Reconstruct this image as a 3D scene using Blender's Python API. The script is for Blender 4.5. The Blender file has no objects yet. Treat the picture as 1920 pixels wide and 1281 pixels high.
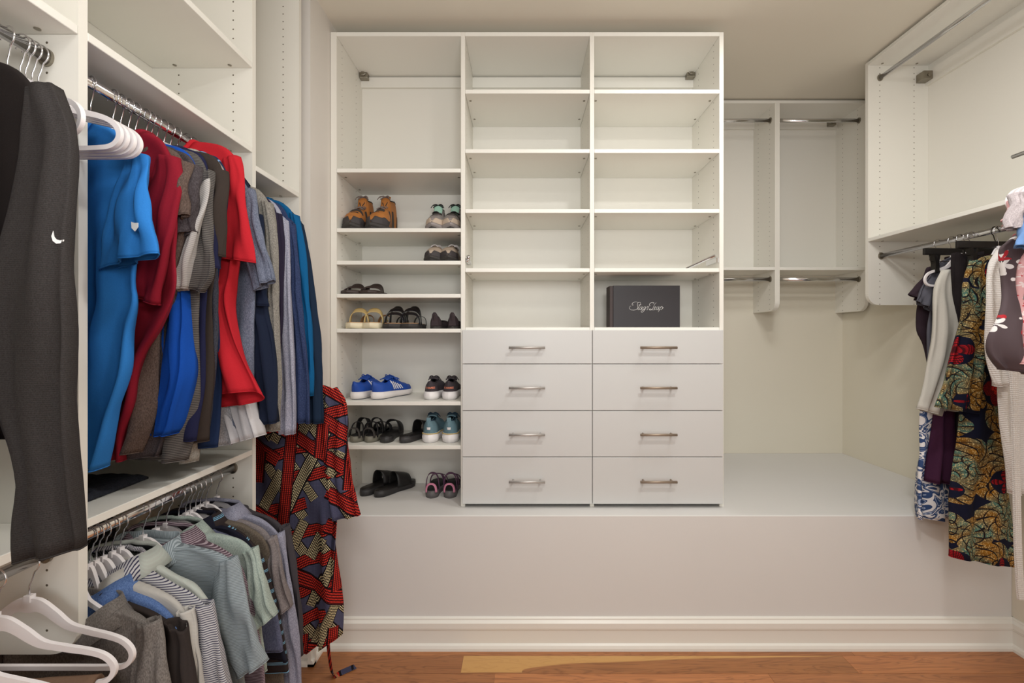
import bpy, bmesh, math, random
from mathutils import Vector, Matrix, noise
from mathutils.bvhtree import BVHTree
PI = math.pi
random.seed(7)
SC = bpy.context.scene
COL = SC.collection

# ---------------------------------------------------------------- camera
F = 835.0; VX = 978.5; VY = 629.5; CZ = 1.442      # focal length in px, vanishing point, eye height
cd = bpy.data.cameras.new('camera'); cam = bpy.data.objects.new('camera', cd); COL.objects.link(cam)
cam.location = (0, 0, CZ); cam.rotation_euler = (PI/2, 0, 0)
cd.sensor_width = 36.0; cd.lens = 36.0*F/1920.0
cd.shift_x = -(VX-960.0)/1920.0; cd.shift_y = -(640.5-VY)/1920.0
cd.clip_start = 0.02
SC.camera = cam
# ---------------------------------------------------------------- world, lights, exposure
w = bpy.data.worlds.new('world'); SC.world = w; w.use_nodes = True
w.node_tree.nodes['Background'].inputs[0].default_value = (1.0, 1.0, .99, 1)
w.node_tree.nodes['Background'].inputs[1].default_value = 0.5
def area(name, loc, size, power, col=(1, .9, .78), target=None, sy=None):
    l = bpy.data.lights.new(name, 'AREA'); l.energy = power; l.color = col
    l.shape = 'RECTANGLE' if sy else 'SQUARE'; l.size = size
    if sy: l.size_y = sy
    o = bpy.data.objects.new(name, l); COL.objects.link(o); o.location = loc
    if target:
        o.rotation_euler = (Vector(target)-Vector(loc)).to_track_quat('-Z', 'Y').to_euler()
    return o
area('ceiling_lamp_or_fill', (0.68, 0.55, 2.95), .17, 13, (1, .995, .975))
area('ceiling_lamp_or_fill', (-0.1, -0.7, 2.95), .6, 12, (1, .995, .98))
area('ceiling_lamp_or_fill', (1.0, 1.5, 2.955), .4, 9, (1, .995, .98))  # added fill to brighten the niche and platform, no known lamp here
area('added_uplight_fill', (0.1, 0.0, 1.95), .5, 12, (1, .997, .985), (0.3, 1.5, 2.97))  # added uplight, brightens the ceiling for soft ambient bounce; no known source
area('added_rear_fill', (0.1, -1.9, 1.3), 1.8, 12, (1, 1, .995), (0, 2, 0.9), 2.0)  # added fill panel behind the camera, not a known doorway
SC.view_settings.view_transform = 'Standard'; SC.view_settings.look = 'None'
SC.view_settings.gamma = 1.0; SC.view_settings.use_curve_mapping = False
SC.view_settings.exposure = 0.42

# ---------------------------------------------------------------- node helpers
def srgb(r, g, b):
    def f(c):
        c /= 255.0
        return c/12.92 if c <= .04045 else ((c+.055)/1.055)**2.4
    return (f(r), f(g), f(b), 1.0)
class NT:
    def __init__(s, name):
        s.m = bpy.data.materials.new(name); s.m.use_nodes = True
        s.t = s.m.node_tree; s.n = s.t.nodes; s.b = s.n['Principled BSDF']
    def node(s, t, **k):
        n = s.n.new(t)
        for a, v in k.items(): setattr(n, a, v)
        return n
    def put(s, inp, v):
        if isinstance(v, bpy.types.NodeSocket): s.t.links.new(v, inp)
        else: inp.default_value = v
    def math(s, op, a, b=0.0, c=0.0, clamp=False):
        n = s.node('ShaderNodeMath', operation=op, use_clamp=clamp)
        s.put(n.inputs[0], a); s.put(n.inputs[1], b); s.put(n.inputs[2], c)
        return n.outputs[0]
    def mix(s, f, a, b):
        n = s.node('ShaderNodeMix', data_type='RGBA')
        s.put(n.inputs[0], f); s.put(n.inputs[6], a); s.put(n.inputs[7], b)
        return n.outputs[2]
    def coord(s, world=False):
        if world: v = s.node('ShaderNodeNewGeometry').outputs['Position']
        else: v = s.node('ShaderNodeTexCoord').outputs['Object']
        x = s.node('ShaderNodeSeparateXYZ'); s.put(x.inputs[0], v)
        return v, x.outputs[0], x.outputs[1], x.outputs[2]
    def comb(s, x, y, z=0.0):
        n = s.node('ShaderNodeCombineXYZ')
        s.put(n.inputs[0], x); s.put(n.inputs[1], y); s.put(n.inputs[2], z); return n.outputs[0]
    def noise(s, vec, scale, detail=2.0, rough=.5, dist=0.0):
        n = s.node('ShaderNodeTexNoise'); s.put(n.inputs['Vector'], vec)
        n.inputs['Scale'].default_value = scale; n.inputs['Detail'].default_value = detail
        n.inputs['Roughness'].default_value = rough; n.inputs['Distortion'].default_value = dist
        return n.outputs['Fac']
    def vscale(s, vec, sx, sy, sz):
        n = s.node('ShaderNodeVectorMath', operation='MULTIPLY'); s.put(n.inputs[0], vec)
        n.inputs[1].default_value = (sx, sy, sz); return n.outputs[0]
    def step(s, v, lo, hi):
        n = s.node('ShaderNodeMapRange', clamp=True); s.put(n.inputs[0], v)
        n.inputs[1].default_value = lo; n.inputs[2].default_value = hi; return n.outputs[0]
    def base(s, c): s.put(s.b.inputs['Base Color'], c)
    def rough(s, v): s.put(s.b.inputs['Roughness'], v)
    def bump(s, h, strength=.3, dist=.002):
        n = s.node('ShaderNodeBump'); n.inputs['Strength'].default_value = strength
        n.inputs['Distance'].default_value = dist; s.put(n.inputs['Height'], h)
        s.t.links.new(n.outputs[0], s.b.inputs['Normal'])
def simple(name, c, rough=.5, metal=0.0, spec=None, bump=None):
    n = NT(name); n.base(srgb(*c)); n.rough(rough); n.b.inputs['Metallic'].default_value = metal
    if spec is not None: n.b.inputs['Specular IOR Level'].default_value = spec
    if bump:
        v, x, y, z = n.coord(); n.bump(n.noise(v, bump[0], 3), bump[1], bump[2])
    return n.m
MEL = (232, 229, 220)
M_MEL = simple('white_melamine', MEL, .42)
M_EDGE = simple('white_melamine_front', (236, 234, 226), .4)
def hole_mat(name, axis, rows, sgn=1):
    """melamine with the two columns of little shelf-pin holes, 32 mm apart"""
    n = NT(name); v, x, y, z = n.coord(True); a = (x, y, z)[axis]
    zz = n.math('SUBTRACT', n.math('MULTIPLY', n.math('FRACT', n.math('DIVIDE', z, .032)), .032), .016)
    z2 = n.math('MULTIPLY', zz, zz); mask = None
    for r in rows:
        d = n.math('SUBTRACT', a, r); d2 = n.math('MULTIPLY', d, d)
        rr = n.math('SQRT', n.math('ADD', d2, z2)); k = n.math('LESS_THAN', rr, .0026)
        mask = k if mask is None else n.math('MAXIMUM', mask, k)
    n.base(n.mix(mask, srgb(*MEL), srgb(88, 78, 62))); n.rough(.42); return n.m
def wall_mat(name, c):
    n = NT(name); v, x, y, z = n.coord(True)
    f = n.noise(v, 1.7, 3); n.base(n.mix(f, srgb(*c), srgb(*[q-6 for q in c])))
    n.rough(.6); n.bump(n.noise(v, 220, 2), .08, .001); return n.m
M_WALL = wall_mat('painted_wall', (226, 220, 204))
M_BENCH = wall_mat('painted_platform', (222, 220, 217))
M_CEIL = wall_mat('painted_ceiling', (232, 226, 212))
M_TRIM = simple('white_trim_paint', (234, 231, 223), .35)
M_CHROME = simple('chrome', (225, 225, 228), .13, 1.0)
M_STEEL = simple('brushed_steel', (196, 192, 188), .5, .7)
M_NICKEL = simple('nickel', (150, 144, 132), .35, 1.0)
M_HANG = simple('white_plastic', (238, 233, 234), .3)
M_BLACKP = simple('black_plastic', (22, 20, 20), .35)
M_DARKRUB = simple('dark_rubber', (48, 46, 47), .55)
M_BLACKRUB = simple('black_rubber', (30, 28, 28), .5)
M_DRAWER = simple('drawer_front_white', (205, 205, 203), .38)

def wood_mat(name, c1, c2, c3, sap=None):
    n = NT(name); v, x, y, z = n.coord(True)
    at = n.node('ShaderNodeAttribute', attribute_name='plank'); r = at.outputs['Fac']
    vv = n.comb(n.math('ADD', n.math('MULTIPLY', x, 1.1), n.math('MULTIPLY', r, 37)), n.math('MULTIPLY', y, 9.5), r)
    g1 = n.noise(vv, 1.6, 3, .5, 1.1)
    rings = n.math('FRACT', n.math('MULTIPLY', g1, 9))
    line = n.step(n.math('ABSOLUTE', n.math('SUBTRACT', rings, .5)), .28, .5)
    fine = n.noise(n.vscale(v, 4, 160, 1), 1.0, 4)
    c = n.mix(g1, srgb(*c1), srgb(*c2)); c = n.mix(n.math('MULTIPLY', line, .45), c, srgb(*c3))
    c = n.mix(n.math('MULTIPLY', n.step(fine, .45, .75), .35), c, srgb(*c3))
    if sap:
        t = n.math('POWER', n.math('DIVIDE', n.math('SUBTRACT', x, .0), 1.45, clamp=True), .33)
        yb = n.math('ADD', 1.9, n.math('MULTIPLY', n.math('ADD', t, n.math('MULTIPLY', n.math('SUBTRACT', n.noise(vv, 1.2, 2), .5), .25)), .104))
        c = n.mix(n.step(n.math('SUBTRACT', y, yb), -.002, .004), c, n.mix(n.math('MULTIPLY', line, .25), srgb(224, 172, 104), srgb(190, 132, 76)))
    tone = n.math('ADD', .8, n.math('MULTIPLY', r, .4))
    mul = n.node('ShaderNodeVectorMath', operation='SCALE'); n.put(mul.inputs[0], c); n.put(mul.inputs['Scale'], tone)
    n.base(mul.outputs[0]); n.rough(.32); n.bump(fine, .05, .001); return n.m
M_WOOD = wood_mat('walnut_floor', (190, 128, 80), (160, 100, 60), (104, 62, 38))
M_SAP = wood_mat('walnut_sapwood', (196, 134, 82), (164, 104, 62), (108, 64, 38), True)

# ---------------------------------------------------------------- mesh helpers
def tag(o, label=None, cat=None, group=None, kind=None):
    for k, v in (('label', label), ('category', cat), ('group', group), ('kind', kind)):
        if v: o[k] = v
    return o
def empty(name, loc, rz=0.0, label=None, cat=None, group=None):
    o = bpy.data.objects.new(name, None); COL.objects.link(o); o.location = loc; o.rotation_euler = (0, 0, rz)
    o.empty_display_size = .05
    return tag(o, label, cat, group)
def mobj(name, verts, faces, mat, parent=None, smooth=False, off=None, mods=()):
    me = bpy.data.meshes.new(name)
    if off is not None: verts = [(v[0]-off[0], v[1]-off[1], v[2]-off[2]) for v in verts]
    me.from_pydata([tuple(v) for v in verts], [], faces); me.update()
    if isinstance(mat, (list, tuple)):
        for q in mat: me.materials.append(q)
    else: me.materials.append(mat)
    if smooth: me.polygons.foreach_set('use_smooth', [True]*len(me.polygons))
    bm = bmesh.new(); bm.from_mesh(me); bmesh.ops.recalc_face_normals(bm, faces=bm.faces); bm.to_mesh(me); bm.free()
    o = bpy.data.objects.new(name, me); COL.objects.link(o)
    if parent: o.parent = parent
    for m in mods:
        if m[0] == 'SOLIDIFY':
            q = o.modifiers.new('s', 'SOLIDIFY'); q.thickness = m[1]; q.offset = 0
        elif m[0] == 'BEVEL':
            q = o.modifiers.new('b', 'BEVEL'); q.width = m[1]; q.segments = m[2]; q.limit_method = 'ANGLE'
        elif m[0] == 'SUBSURF':
            q = o.modifiers.new('u', 'SUBSURF'); q.levels = m[1]; q.render_levels = m[1]
    return o
class MB:
    def __init__(s): s.v = []; s.f = []
    def add(s, v, f):
        k = len(s.v); s.v += [tuple(q) for q in v]; s.f += [tuple(i+k for i in q) for q in f]; return s
    def box(s, x0, x1, y0, y1, z0, z1):
        v = [(x, y, z) for x in (x0, x1) for y in (y0, y1) for z in (z0, z1)]
        return s.add(v, [(0, 1, 3, 2), (4, 6, 7, 5), (0, 4, 5, 1), (2, 3, 7, 6), (0, 2, 6, 4), (1, 5, 7, 3)])
    def tube(s, pts, r, seg=8, sy=1.0, cap=True, closed=False):
        pts = [Vector(p) for p in pts]; n = len(pts); rings = []; prev = None
        for i, p in enumerate(pts):
            a = pts[(i-1) % n] if (i > 0 or closed) else p; b = pts[(i+1) % n] if (i < n-1 or closed) else p
            t = (b-a).normalized() if (b-a).length > 1e-9 else Vector((0, 0, 1))
            if prev is None:
                up = Vector((0, 1, 0)) if abs(t.y) < .9 else Vector((1, 0, 0))
                nrm = (up - t*up.dot(t)).normalized()
            else:
                nrm = (prev - t*prev.dot(t)).normalized()
            prev = nrm; bi = t.cross(nrm)
            rr = r[i] if isinstance(r, (list, tuple)) else r
            rings.append([p + nrm*math.cos(2*PI*k/seg)*rr*sy + bi*math.sin(2*PI*k/seg)*rr for k in range(seg)])
        v = [q for R in rings for q in R]; f = []
        m = n if closed else n-1
        for i in range(m):
            for k in range(seg):
                a = i*seg+k; b = i*seg+(k+1) % seg; c = ((i+1) % n)*seg+(k+1) % seg; d = ((i+1) % n)*seg+k
                f.append((a, b, c, d))
        if cap and not closed: f += [tuple(range(seg)), tuple(range((n-1)*seg, n*seg))]
        return s.add(v, f)
    def ribbon(s, pts, nrm, h, d):
        """rectangular-section sweep: pts path, nrm in-plane normals, h heights along them, d depth along y"""
        v = []; f = []; n = len(pts)
        for p, q, hh in zip(pts, nrm, h):
            p = Vector(p); q = Vector(q)
            for a, b in ((-.5, -.5), (.5, -.5), (.5, .5), (-.5, .5)):
                v.append(p + q*hh*a + Vector((0, 1, 0))*d*b)
        for i in range(n-1):
            for k in range(4):
                f.append((i*4+k, i*4+(k+1) % 4, i*4+4+(k+1) % 4, i*4+4+k))
        f += [(0, 1, 2, 3), tuple(range(n*4-4, n*4))]
        return s.add(v, f)
    def prism(s, poly, axis, a, b):
        """poly of 2-D points, extruded along axis from a to b"""
        n = len(poly); v = []
        for t in (a, b):
            for p in poly:
                v.append({0: (t, p[0], p[1]), 1: (p[0], t, p[1]), 2: (p[0], p[1], t)}[axis])
        f = [tuple(range(n)), tuple(range(n, 2*n))] + [(i, (i+1) % n, n+(i+1) % n, n+i) for i in range(n)]
        return s.add(v, f)
    def disc(s, c, r, axis, t, seg=20):
        poly = [(r*math.cos(2*PI*k/seg), r*math.sin(2*PI*k/seg)) for k in range(seg)]
        o = [i for i in range(3) if i != axis]
        return s.prism([(c[o[0]]+p[0], c[o[1]]+p[1]) for p in poly], axis, c[axis]-t/2, c[axis]+t/2)
    def build(s, name, mat, parent=None, smooth=False, off=None, mods=(), **k):
        o = mobj(name, s.v, s.f, mat, parent, smooth, off, mods); return tag(o, **k)
def catmull(P, n):
    P = [Vector(p) for p in P]; out = []
    Q = [P[0]*2-P[1]] + P + [P[-1]*2-P[-2]]
    for i in range(1, len(Q)-2):
        for k in range(n):
            t = k/n; a, b, c, d = Q[i-1:i+3]
            out.append(.5*((2*b) + (c-a)*t + (2*a-5*b+4*c-d)*t*t + (3*b-a-3*c+d)*t**3))
    out.append(P[-1]); return out
def resample(P, n):
    """n points evenly along a smoothed polyline"""
    P = catmull(P, 8) if len(P) > 2 else [Vector(p) for p in P]
    L = [0.0]
    for a, b in zip(P, P[1:]): L.append(L[-1]+(b-a).length)
    out = []; j = 0
    for i in range(n):
        d = L[-1]*i/(n-1)
        while j < len(L)-2 and L[j+1] < d: j += 1
        t = (d-L[j])/max(L[j+1]-L[j], 1e-9); out.append(P[j].lerp(P[j+1], min(max(t, 0), 1)))
    return out
def interp(K, t):
    if isinstance(K, (int, float)): return K
    if t <= K[0][0]: return K[0][1]
    for (a, va), (b, vb) in zip(K, K[1:]):
        if t <= b:
            q = (t-a)/(b-a); q = q*q*(3-2*q); return va+(vb-va)*q
    return K[-1][1]

# ---------------------------------------------------------------- room
XL, XR, YB, ZC = -1.297, 2.265, 3.146, 2.972
ZB = .611                                            # top of the built-in platform
YU = 2.163                                           # front plane of the central unit
YP = 2.057                                           # front of the platform
def struct(name, mb, mat, **k):
    o = mb.build(name, mat, **k); o['kind'] = 'structure'; return o
fl = MB(); planks = []; mats_i = []
rows = [YP+.05]; y = 2.05
edges = [2.12, 2.005, 1.9, 1.795]
yy = 1.795
while yy > -2.6: yy -= .1; edges.append(yy)
rnd = random.Random(3)
for i in range(len(edges)-1):
    y1, y0 = edges[i], edges[i+1]; x = XL-.1-rnd.random()*.9
    cuts = []
    if i == 0: cuts = [-1.6, .49, 1.5, 2.4]
    elif i == 1: cuts = [-1.6, -.262, 1.44, 2.4]
    elif i == 2: cuts = [-1.6, -.115, 1.05, 2.4]
    else:
        while x < XR: cuts.append(x); x += .5+rnd.random()*1.0
        cuts.append(XR+.1)
    for j in range(len(cuts)-1):
        e = .0006; base = len(fl.v)
        fl.box(cuts[j]+e, cuts[j+1]-e, y0+e, y1-e, -.02, 0.0)
        planks.append((base, 8, rnd.random(), 1 if (i == 1 and j == 1) else 0))
fl.box(XL-.1, XR+.1, -2.7, YP+.1, -.04, -.0015); planks.append((len(fl.v)-8, 8, 0.0, 0))
fo = struct('floor', fl, [M_WOOD, M_SAP])
at = fo.data.attributes.new('plank', 'FLOAT', 'POINT')
vals = [0.0]*len(fo.data.vertices)
for b, n, r, mi in planks:
    for k in range(n): vals[b+k] = r
at.data.foreach_set('value', vals)
for i, (b, n, r, mi) in enumerate(planks):
    if mi:
        for p in fo.data.polygons:
            if b <= p.vertices[0] < b+n: p.material_index = 1
struct('ceiling', MB().box(XL-.1, XR+.1, -2.7, YB+.1, ZC, ZC+.05), M_CEIL)
struct('wall_left', MB().box(XL-.1, XL, -2.7, YB+.1, 0, ZC), M_WALL)
struct('wall_right', MB().box(XR, XR+.1, -2.7, YB+.1, 0, ZC), M_WALL)
struct('wall_back', MB().box(.99, XR, YB, YB+.1, 0, ZC).box(XL, .99, 2.53, YB+.1, 0, ZC), M_WALL)
struct('wall_return', MB().box(XL, -.932, 1.962, 2.53, 0, ZC), wall_mat('painted_return', (226, 221, 214)))
struct('wall_platform', MB().box(-.932, XR, YP, YB, 0, ZB), M_BENCH, mods=(('BEVEL', .004, 2),))
def base_profile(t=.0):
    return [(0, 0), (.026, 0), (.026, .012), (.022, .024), (.014, .030), (.014, .088), (.017, .092), (.017, .096), (.020, .100), (.020, .124),
            (.013, .130), (.009, .134), (.009, .140), (.004, .145), (0, .145)]
def baseboard(name, kind, c, a, b):
    """kind 'y-': board on a wall facing -Y at Y=c from x=a..b ; 'x-'/'x+': on a wall facing -X/+X"""
    pr = base_profile(); n = len(pr); v = []
    for t in (a, b):
        for p in pr:
            v.append({'y-': (t, c-p[0], p[1]), 'x-': (c-p[0], t, p[1]), 'x+': (c+p[0], t, p[1])}[kind])
    f = [tuple(range(n)), tuple(range(n, 2*n))] + [(i, (i+1) % n, n+(i+1) % n, n+i) for i in range(n)]
    return struct(name, MB().add(v, f), M_TRIM)
baseboard('baseboard_back', 'y-', YP, -.932, XR)
baseboard('baseboard_right', 'x-', XR, -2.6, YP)
baseboard('baseboard_return', 'x+', -.932, 1.936, YP)
baseboard('baseboard_return_front', 'y-', 1.962, XL, -.906)
baseboard('baseboard_left', 'x+', XL, -2.6, 1.962)

# ---------------------------------------------------------------- units
def U(px, Y=YU): return (px-VX)*Y/F
def V(py, Y=YU): return CZ+(VY-py)*Y/F
DEP = .352
T = .019
H_C = hole_mat('melamine_pin_holes_central', 1, (YU+.067, YU+.257))
H_L = hole_mat('melamine_pin_holes_left', 0, (-1.008, -1.198))
H_R = hole_mat('melamine_pin_holes_right', 0, (1.985, 2.175))
H_N = hole_mat('melamine_pin_holes_niche', 1, (2.935, 3.075))
BV = (('BEVEL', .0012, 1),)
def bx(name, mat, root, *b, bev=True):
    return MB().box(*b).build(name, mat, root, off=root.location, mods=BV if bev else ())
M_BRASS = simple('brass_cam', (196, 160, 92), .35, .9)
def shelf(name, root, x0, x1, y0, y1, ztop, th=T, cams='y'):
    o = bx(name, M_EDGE, root, x0, x1, y0, y1, ztop-th, ztop)
    m = MB()
    if cams == 'y': P = [(x, y) for x in (x0+.018, x1-.018) for y in (YU+.067, YU+.257)]
    elif cams == 'x': P = [(x, y) for x in cams_x for y in (y0+.018, y1-.018)]
    else: P = []
    for x, y in P: m.disc((x, y, ztop-th-.0006), .006, 2, .0022, 10)
    if P: m.build('cam_fitting', M_NICKEL, o, off=root.location, label='small metal fitting under the shelf')
    return o
cams_x = (-1.008, -1.198)
def rail(root, x0, x1, y, z0, z1): return MB().box(x0, x1, y-.016, y, z0, z1).build('hanging_rail', M_MEL, root, off=root.location)
def bracket(root, x, y, z, s=1):
    m = MB().box(x, x+s*.045, y-.035, y, z-.022, z+.022).box(x+s*.012, x+s*.03, y-.042, y-.035, z-.012, z+.012)
    m.disc((x+s*.03, y-.037, z), .008, 1, .006, 12)
    return m.build('corner_bracket', M_NICKEL, root, off=root.location, mods=(('BEVEL', .003, 2),))
ZT = V(60)
# --- shoe column
r1 = empty('shelving_unit', (U(745), YU, ZB), label='tall white open column of shoe shelves against the left wall return, holding all the shoes', cat='shelving unit')
bx('side_panel', H_C, r1, U(619.5), U(631), YU, YU+DEP, ZB, ZT)
bx('top_panel', M_EDGE, r1, U(631), U(864), YU, YU+DEP, V(67.5), ZT)
MB().box(U(631), U(864), YU+DEP-.004, YU+DEP, ZB, V(67.5)).build('back_panel', M_MEL, r1, off=r1.location)
LS = [316, 427.8, 489, 551, 616.5, 753, 835.5]
for s in LS: shelf('shelf', r1, U(631)+.0006, U(864)-.0006, YU, YU+DEP-.005, V(s))
rail(r1, U(631), U(864), YU+DEP-.004, V(165, 2.5), V(146, 2.5)); bracket(r1, U(631)+.001, YU+DEP-.02, V(146, 2.5))
# --- the two drawer columns
def bar_handle(dr, x0, x1, z, y, mat, off):
    m = MB().tube([(x0, y-.034, z), (x1, y-.034, z)], .0062, 14)
    for x in (x0+.02, x1-.02): m.tube([(x, y-.034, z), (x, y, z-.0)], .0045, 10)
    return m.build('handle', mat, dr, smooth=True, off=off)
def valet(root, x, Y, z, s, L=.1):
    m = MB().box(x-.004*1, x+.012*s if s > 0 else x+.004, Y+.03, Y+.03+L*.9, z-.010, z+.010)
    m.tube([(x+s*.01, Y+.02, z+.003), (x+s*.01, Y+.03+L, z-.0)], .0065, 12)
    m.tube([(x+s*.012, Y+.012, z+.014), (x+s*.012, Y+.022, z+.012)], .0095, 14)
    return m.build('valet_rod', M_CHROME, root, smooth=True, off=root.location)
def col_unit(x0, x1, inner0, inner1, label, hmat, lp, rp, dx):
    r = empty('drawer_unit', ((x0+x1)/2, YU, ZB), label=label, cat='drawer unit')
    for q in (lp, rp):
        if q: bx('side_panel', H_C, r, q[0], q[1], YU, YU+DEP, ZB, ZT)
    bx('top_panel', M_EDGE, r, inner0, inner1, YU, YU+DEP, V(67.5), ZT)
    MB().box(inner0, inner1, YU+DEP-.004, YU+DEP, ZB, V(67.5)).build('back_panel', M_MEL, r, off=r.location)
    for s in (168, 279.5, 392, 503, 614): shelf('shelf', r, inner0+.0006, inner1-.0006, YU, YU+DEP-.005, V(s))
    rail(r, inner0, inner1, YU+DEP-.004, V(165, 2.5), V(146, 2.5))
    ys = [618.5, 682.6, 770.2, 857.2, 946]
    for i in range(4):
        z1 = V(ys[i]+.6, YU-.02); z0 = V(ys[i+1]-.6, YU-.02)
        d = MB().box(dx[0], dx[1], YU-.020, YU-.001, z0, z1).box(dx[0]+.03, dx[1]-.03, YU-.001, YU+.3, z0+.02, z1-.03)
        d = d.build('drawer', M_DRAWER, r, off=r.location, mods=BV)
        zc = V((652, 728, 816, 904.5)[i], YU-.055)
        bar_handle(d, hmat[1], hmat[2], zc, YU-.02, hmat[0], r.location)
    return r
r2 = col_unit(U(864), U(1110), U(872), U(1106), 'white unit with four drawers and open shelves beside the shoe shelves, all its shelves empty',
         (M_STEEL, U(954, YU-.055), U(1022, YU-.055)), (U(864), U(872)), (U(1106), U(1110)), (U(867, YU-.02), U(1110.2, YU-.02)))
r3 = col_unit(U(1110), U(1357), U(1114), U(1349), 'white unit with four drawers and open shelves, black gift box on its lowest shelf',
         (simple('bronze_steel', (158, 142, 126), .5, .6), U(1201, YU-.055), U(1270, YU-.055)), (U(1110), U(1114)), (U(1349), U(1357)), (U(1111.4, YU-.02), U(1356, YU-.02)))
valet(r2, U(872)+.003, YU-.01, V(487), 1, .10)
MB().tube([(U(1304), YU+.12, V(497)), (U(1349)-.012, YU+.02, V(478))], .007, 12).box(U(1349)-.012, U(1349), YU+.01, YU+.13, V(487)-.011, V(487)+.011).build('valet_rod', M_CHROME, r3, smooth=False, off=r3.location)
bracket(r3, U(1349)-.001, YU+DEP-.02, V(144, 2.5), -1)

# --- hanging units
def rod(root, p0, p1, r=.0125, sy=1.0):
    """oval closet rod with an end cup at both ends"""
    o = MB().tube([p0, p1], r, 20, .62).build('rod', M_CHROME, root, smooth=True, off=root.location)
    a, b = Vector(p0), Vector(p1); d = (b-a).normalized()
    for q, s in ((a, 1), (b, -1)):
        MB().tube([q, q+d*s*.006], .019, 18, .8).build('rod_flange', M_NICKEL, o, smooth=False, off=root.location)
    return o
XF = -.941
def side_panel_x(root, y0, y1, z0, z1, mat, xf, xb):
    """panel standing across the left / right wall (facing +-Y) with a rounded lower front corner"""
    s = 1 if xf > xb else -1; R = .06; P = [(xb, z1), (xf, z1), (xf, z0+R)]
    for k in range(1, 9):
        a = PI/2*k/8; P.append((xf - s*R*(1-math.cos(a)), z0+R*(1-math.sin(a))))
    P.append((xb, z0))
    m = MB().prism(P, 1, y0, y1); return m.build('side_panel', mat, root, off=root.location)
ZLR, ZUR = .98, 2.031
Y1a, Y1b = .945, .965            # panel between first and second bay
Y2a, Y2b = 1.555, 1.575
Y3a, Y3b = 1.880, 1.900
ZS = 2.10; ZS2 = 1.044; ZTOP = 2.96
u1 = empty('hanging_unit', (-1.12, .66, .76), label='white wardrobe bay nearest the camera on the left, with empty white hangers', cat='hanging unit')
u2 = empty('hanging_unit', (-1.12, 1.26, .76), label='white double-rod wardrobe bay in the middle of the left wall, packed with short-sleeved shirts', cat='hanging unit')
u3 = empty('hanging_unit', (-1.12, 1.73, .76), label='narrow white wardrobe bay next to the wall return with the long-sleeved tops', cat='hanging unit')
side_panel_x(u1, Y1a, Y1b, .765, ZTOP, H_L, XF, XL)
side_panel_x(u2, Y2a, Y2b, .765, ZTOP, H_L, XF, XL)
side_panel_x(u3, Y3a, Y3b, .765, ZTOP, H_L, XF, XL)
side_panel_x(u1, .335, .355, .765, ZTOP, H_L, XF, XL)
for u, a, b in ((u1, .355, Y1a), (u2, Y1b, Y2a), (u3, Y2b, Y3a)):
    MB().box(XL, XL+.006, a, b, .9, ZTOP).build('back_panel', M_MEL, u, off=u.location)
    if u is not u3:
        for z in (2.395, ZS, ZS2): shelf('shelf', u, XL+.007, XF, a+.0006, b-.0006, z, cams='x')
        rod(u, (-1.007, a, ZUR), (-1.007, b, ZUR)); rod(u, (-1.007, a, ZLR), (-1.007, b, ZLR))
    else:
        shelf('shelf', u, XL+.007, XF, a+.0006, b-.0006, 2.045, cams='x')
        rod(u, (-1.007, a, 1.975), (-1.007, b, 1.975))
        rod(u, (-1.12, a, 1.335), (-1.12, b, 1.335), .011)
    shelf('top_panel', u, XL+.007, XF, a+.0006, b-.0006, ZTOP, cams='')
# --- right wall unit
XRF = 1.92
YRa, YRb = 2.470, 2.490
u4 = empty('hanging_unit', (2.1, 1.9, 1.612), label='white double-rod hanging unit on the right wall above the printed dress', cat='hanging unit')
side_panel_x(u4, YRa, YRb, 1.612, ZTOP, H_R, XRF, XR)
side_panel_x(u4, 1.04, 1.06, 1.612, ZTOP, H_R, XRF, XR)
cams_x = (1.985, 2.175)
shelf('top_panel', u4, XRF, XR-.001, 1.06, YRa-.0006, ZTOP, cams='x')
shelf('shelf', u4, XRF, XR-.001, 1.06, YRa-.0006, 1.982, cams='x')
MB().box(XR-.012, XR-.001, 1.06, YRa, 1.99, ZTOP-T).build('back_panel', M_MEL, u4, off=u4.location)
MB().box(XR-.03, XR-.012, 1.06, YRa, 2.825, 2.90).build('hanging_rail', M_MEL, u4, off=u4.location)
MB().box(XR-.08, XR-.03, YRa-.05, YRa, 2.84, 2.885).disc((XR-.05, YRa-.052, 2.862), .01, 1, .006).build('corner_bracket', M_NICKEL, u4, off=u4.location, mods=(('BEVEL', .003, 2),))
rod(u4, (1.99, 1.06, 1.884), (1.99, YRa, 1.884)); rod(u4, (1.985, 1.06, 2.872), (1.985, YRa, 2.872))
vr = MB().tube([(1.93, 1.05, 1.992), (1.52, 1.05, 1.992), (1.51, 1.06, 1.992), (1.51, 1.37, 1.992)], .006, 12)
vr.build('valet_rod', M_CHROME, u4, smooth=True, off=u4.location)
# --- niche unit on the back wall
YN = 2.873
u5 = empty('hanging_unit', (1.6, 3.0, 1.6), label='empty white two-bay hanging unit on the back wall above the deep end of the platform', cat='hanging unit')
def side_panel_y(root, x0, x1, z0, z1, mat, yf, yb):
    R = .06; P = [(yb, z1), (yf, z1), (yf, z0+R)]
    for k in range(1, 9):
        a = PI/2*k/8; P.append((yf + R*(1-math.cos(a)), z0+R*(1-math.sin(a))))
    P.append((yb, z0)); return MB().prism(P, 0, x0, x1).build('side_panel', mat, root, off=root.location)
def N(px): return (px-VX)*YN/F
def NV(py): return CZ+(VY-py)*YN/F
side_panel_y(u5, N(1453), N(1462), NV(583), NV(193.5), H_N, YN, YB)
side_panel_y(u5, N(1622), N(1628.5), NV(583), NV(193.5), H_N, YN, YB)
side_panel_y(u5, 1.0, 1.019, NV(583), NV(193.5), H_N, YN, YB)
shelf('top_panel', u5, 1.0, N(1628.5), YN, YB-.001, NV(188), cams='')
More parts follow.
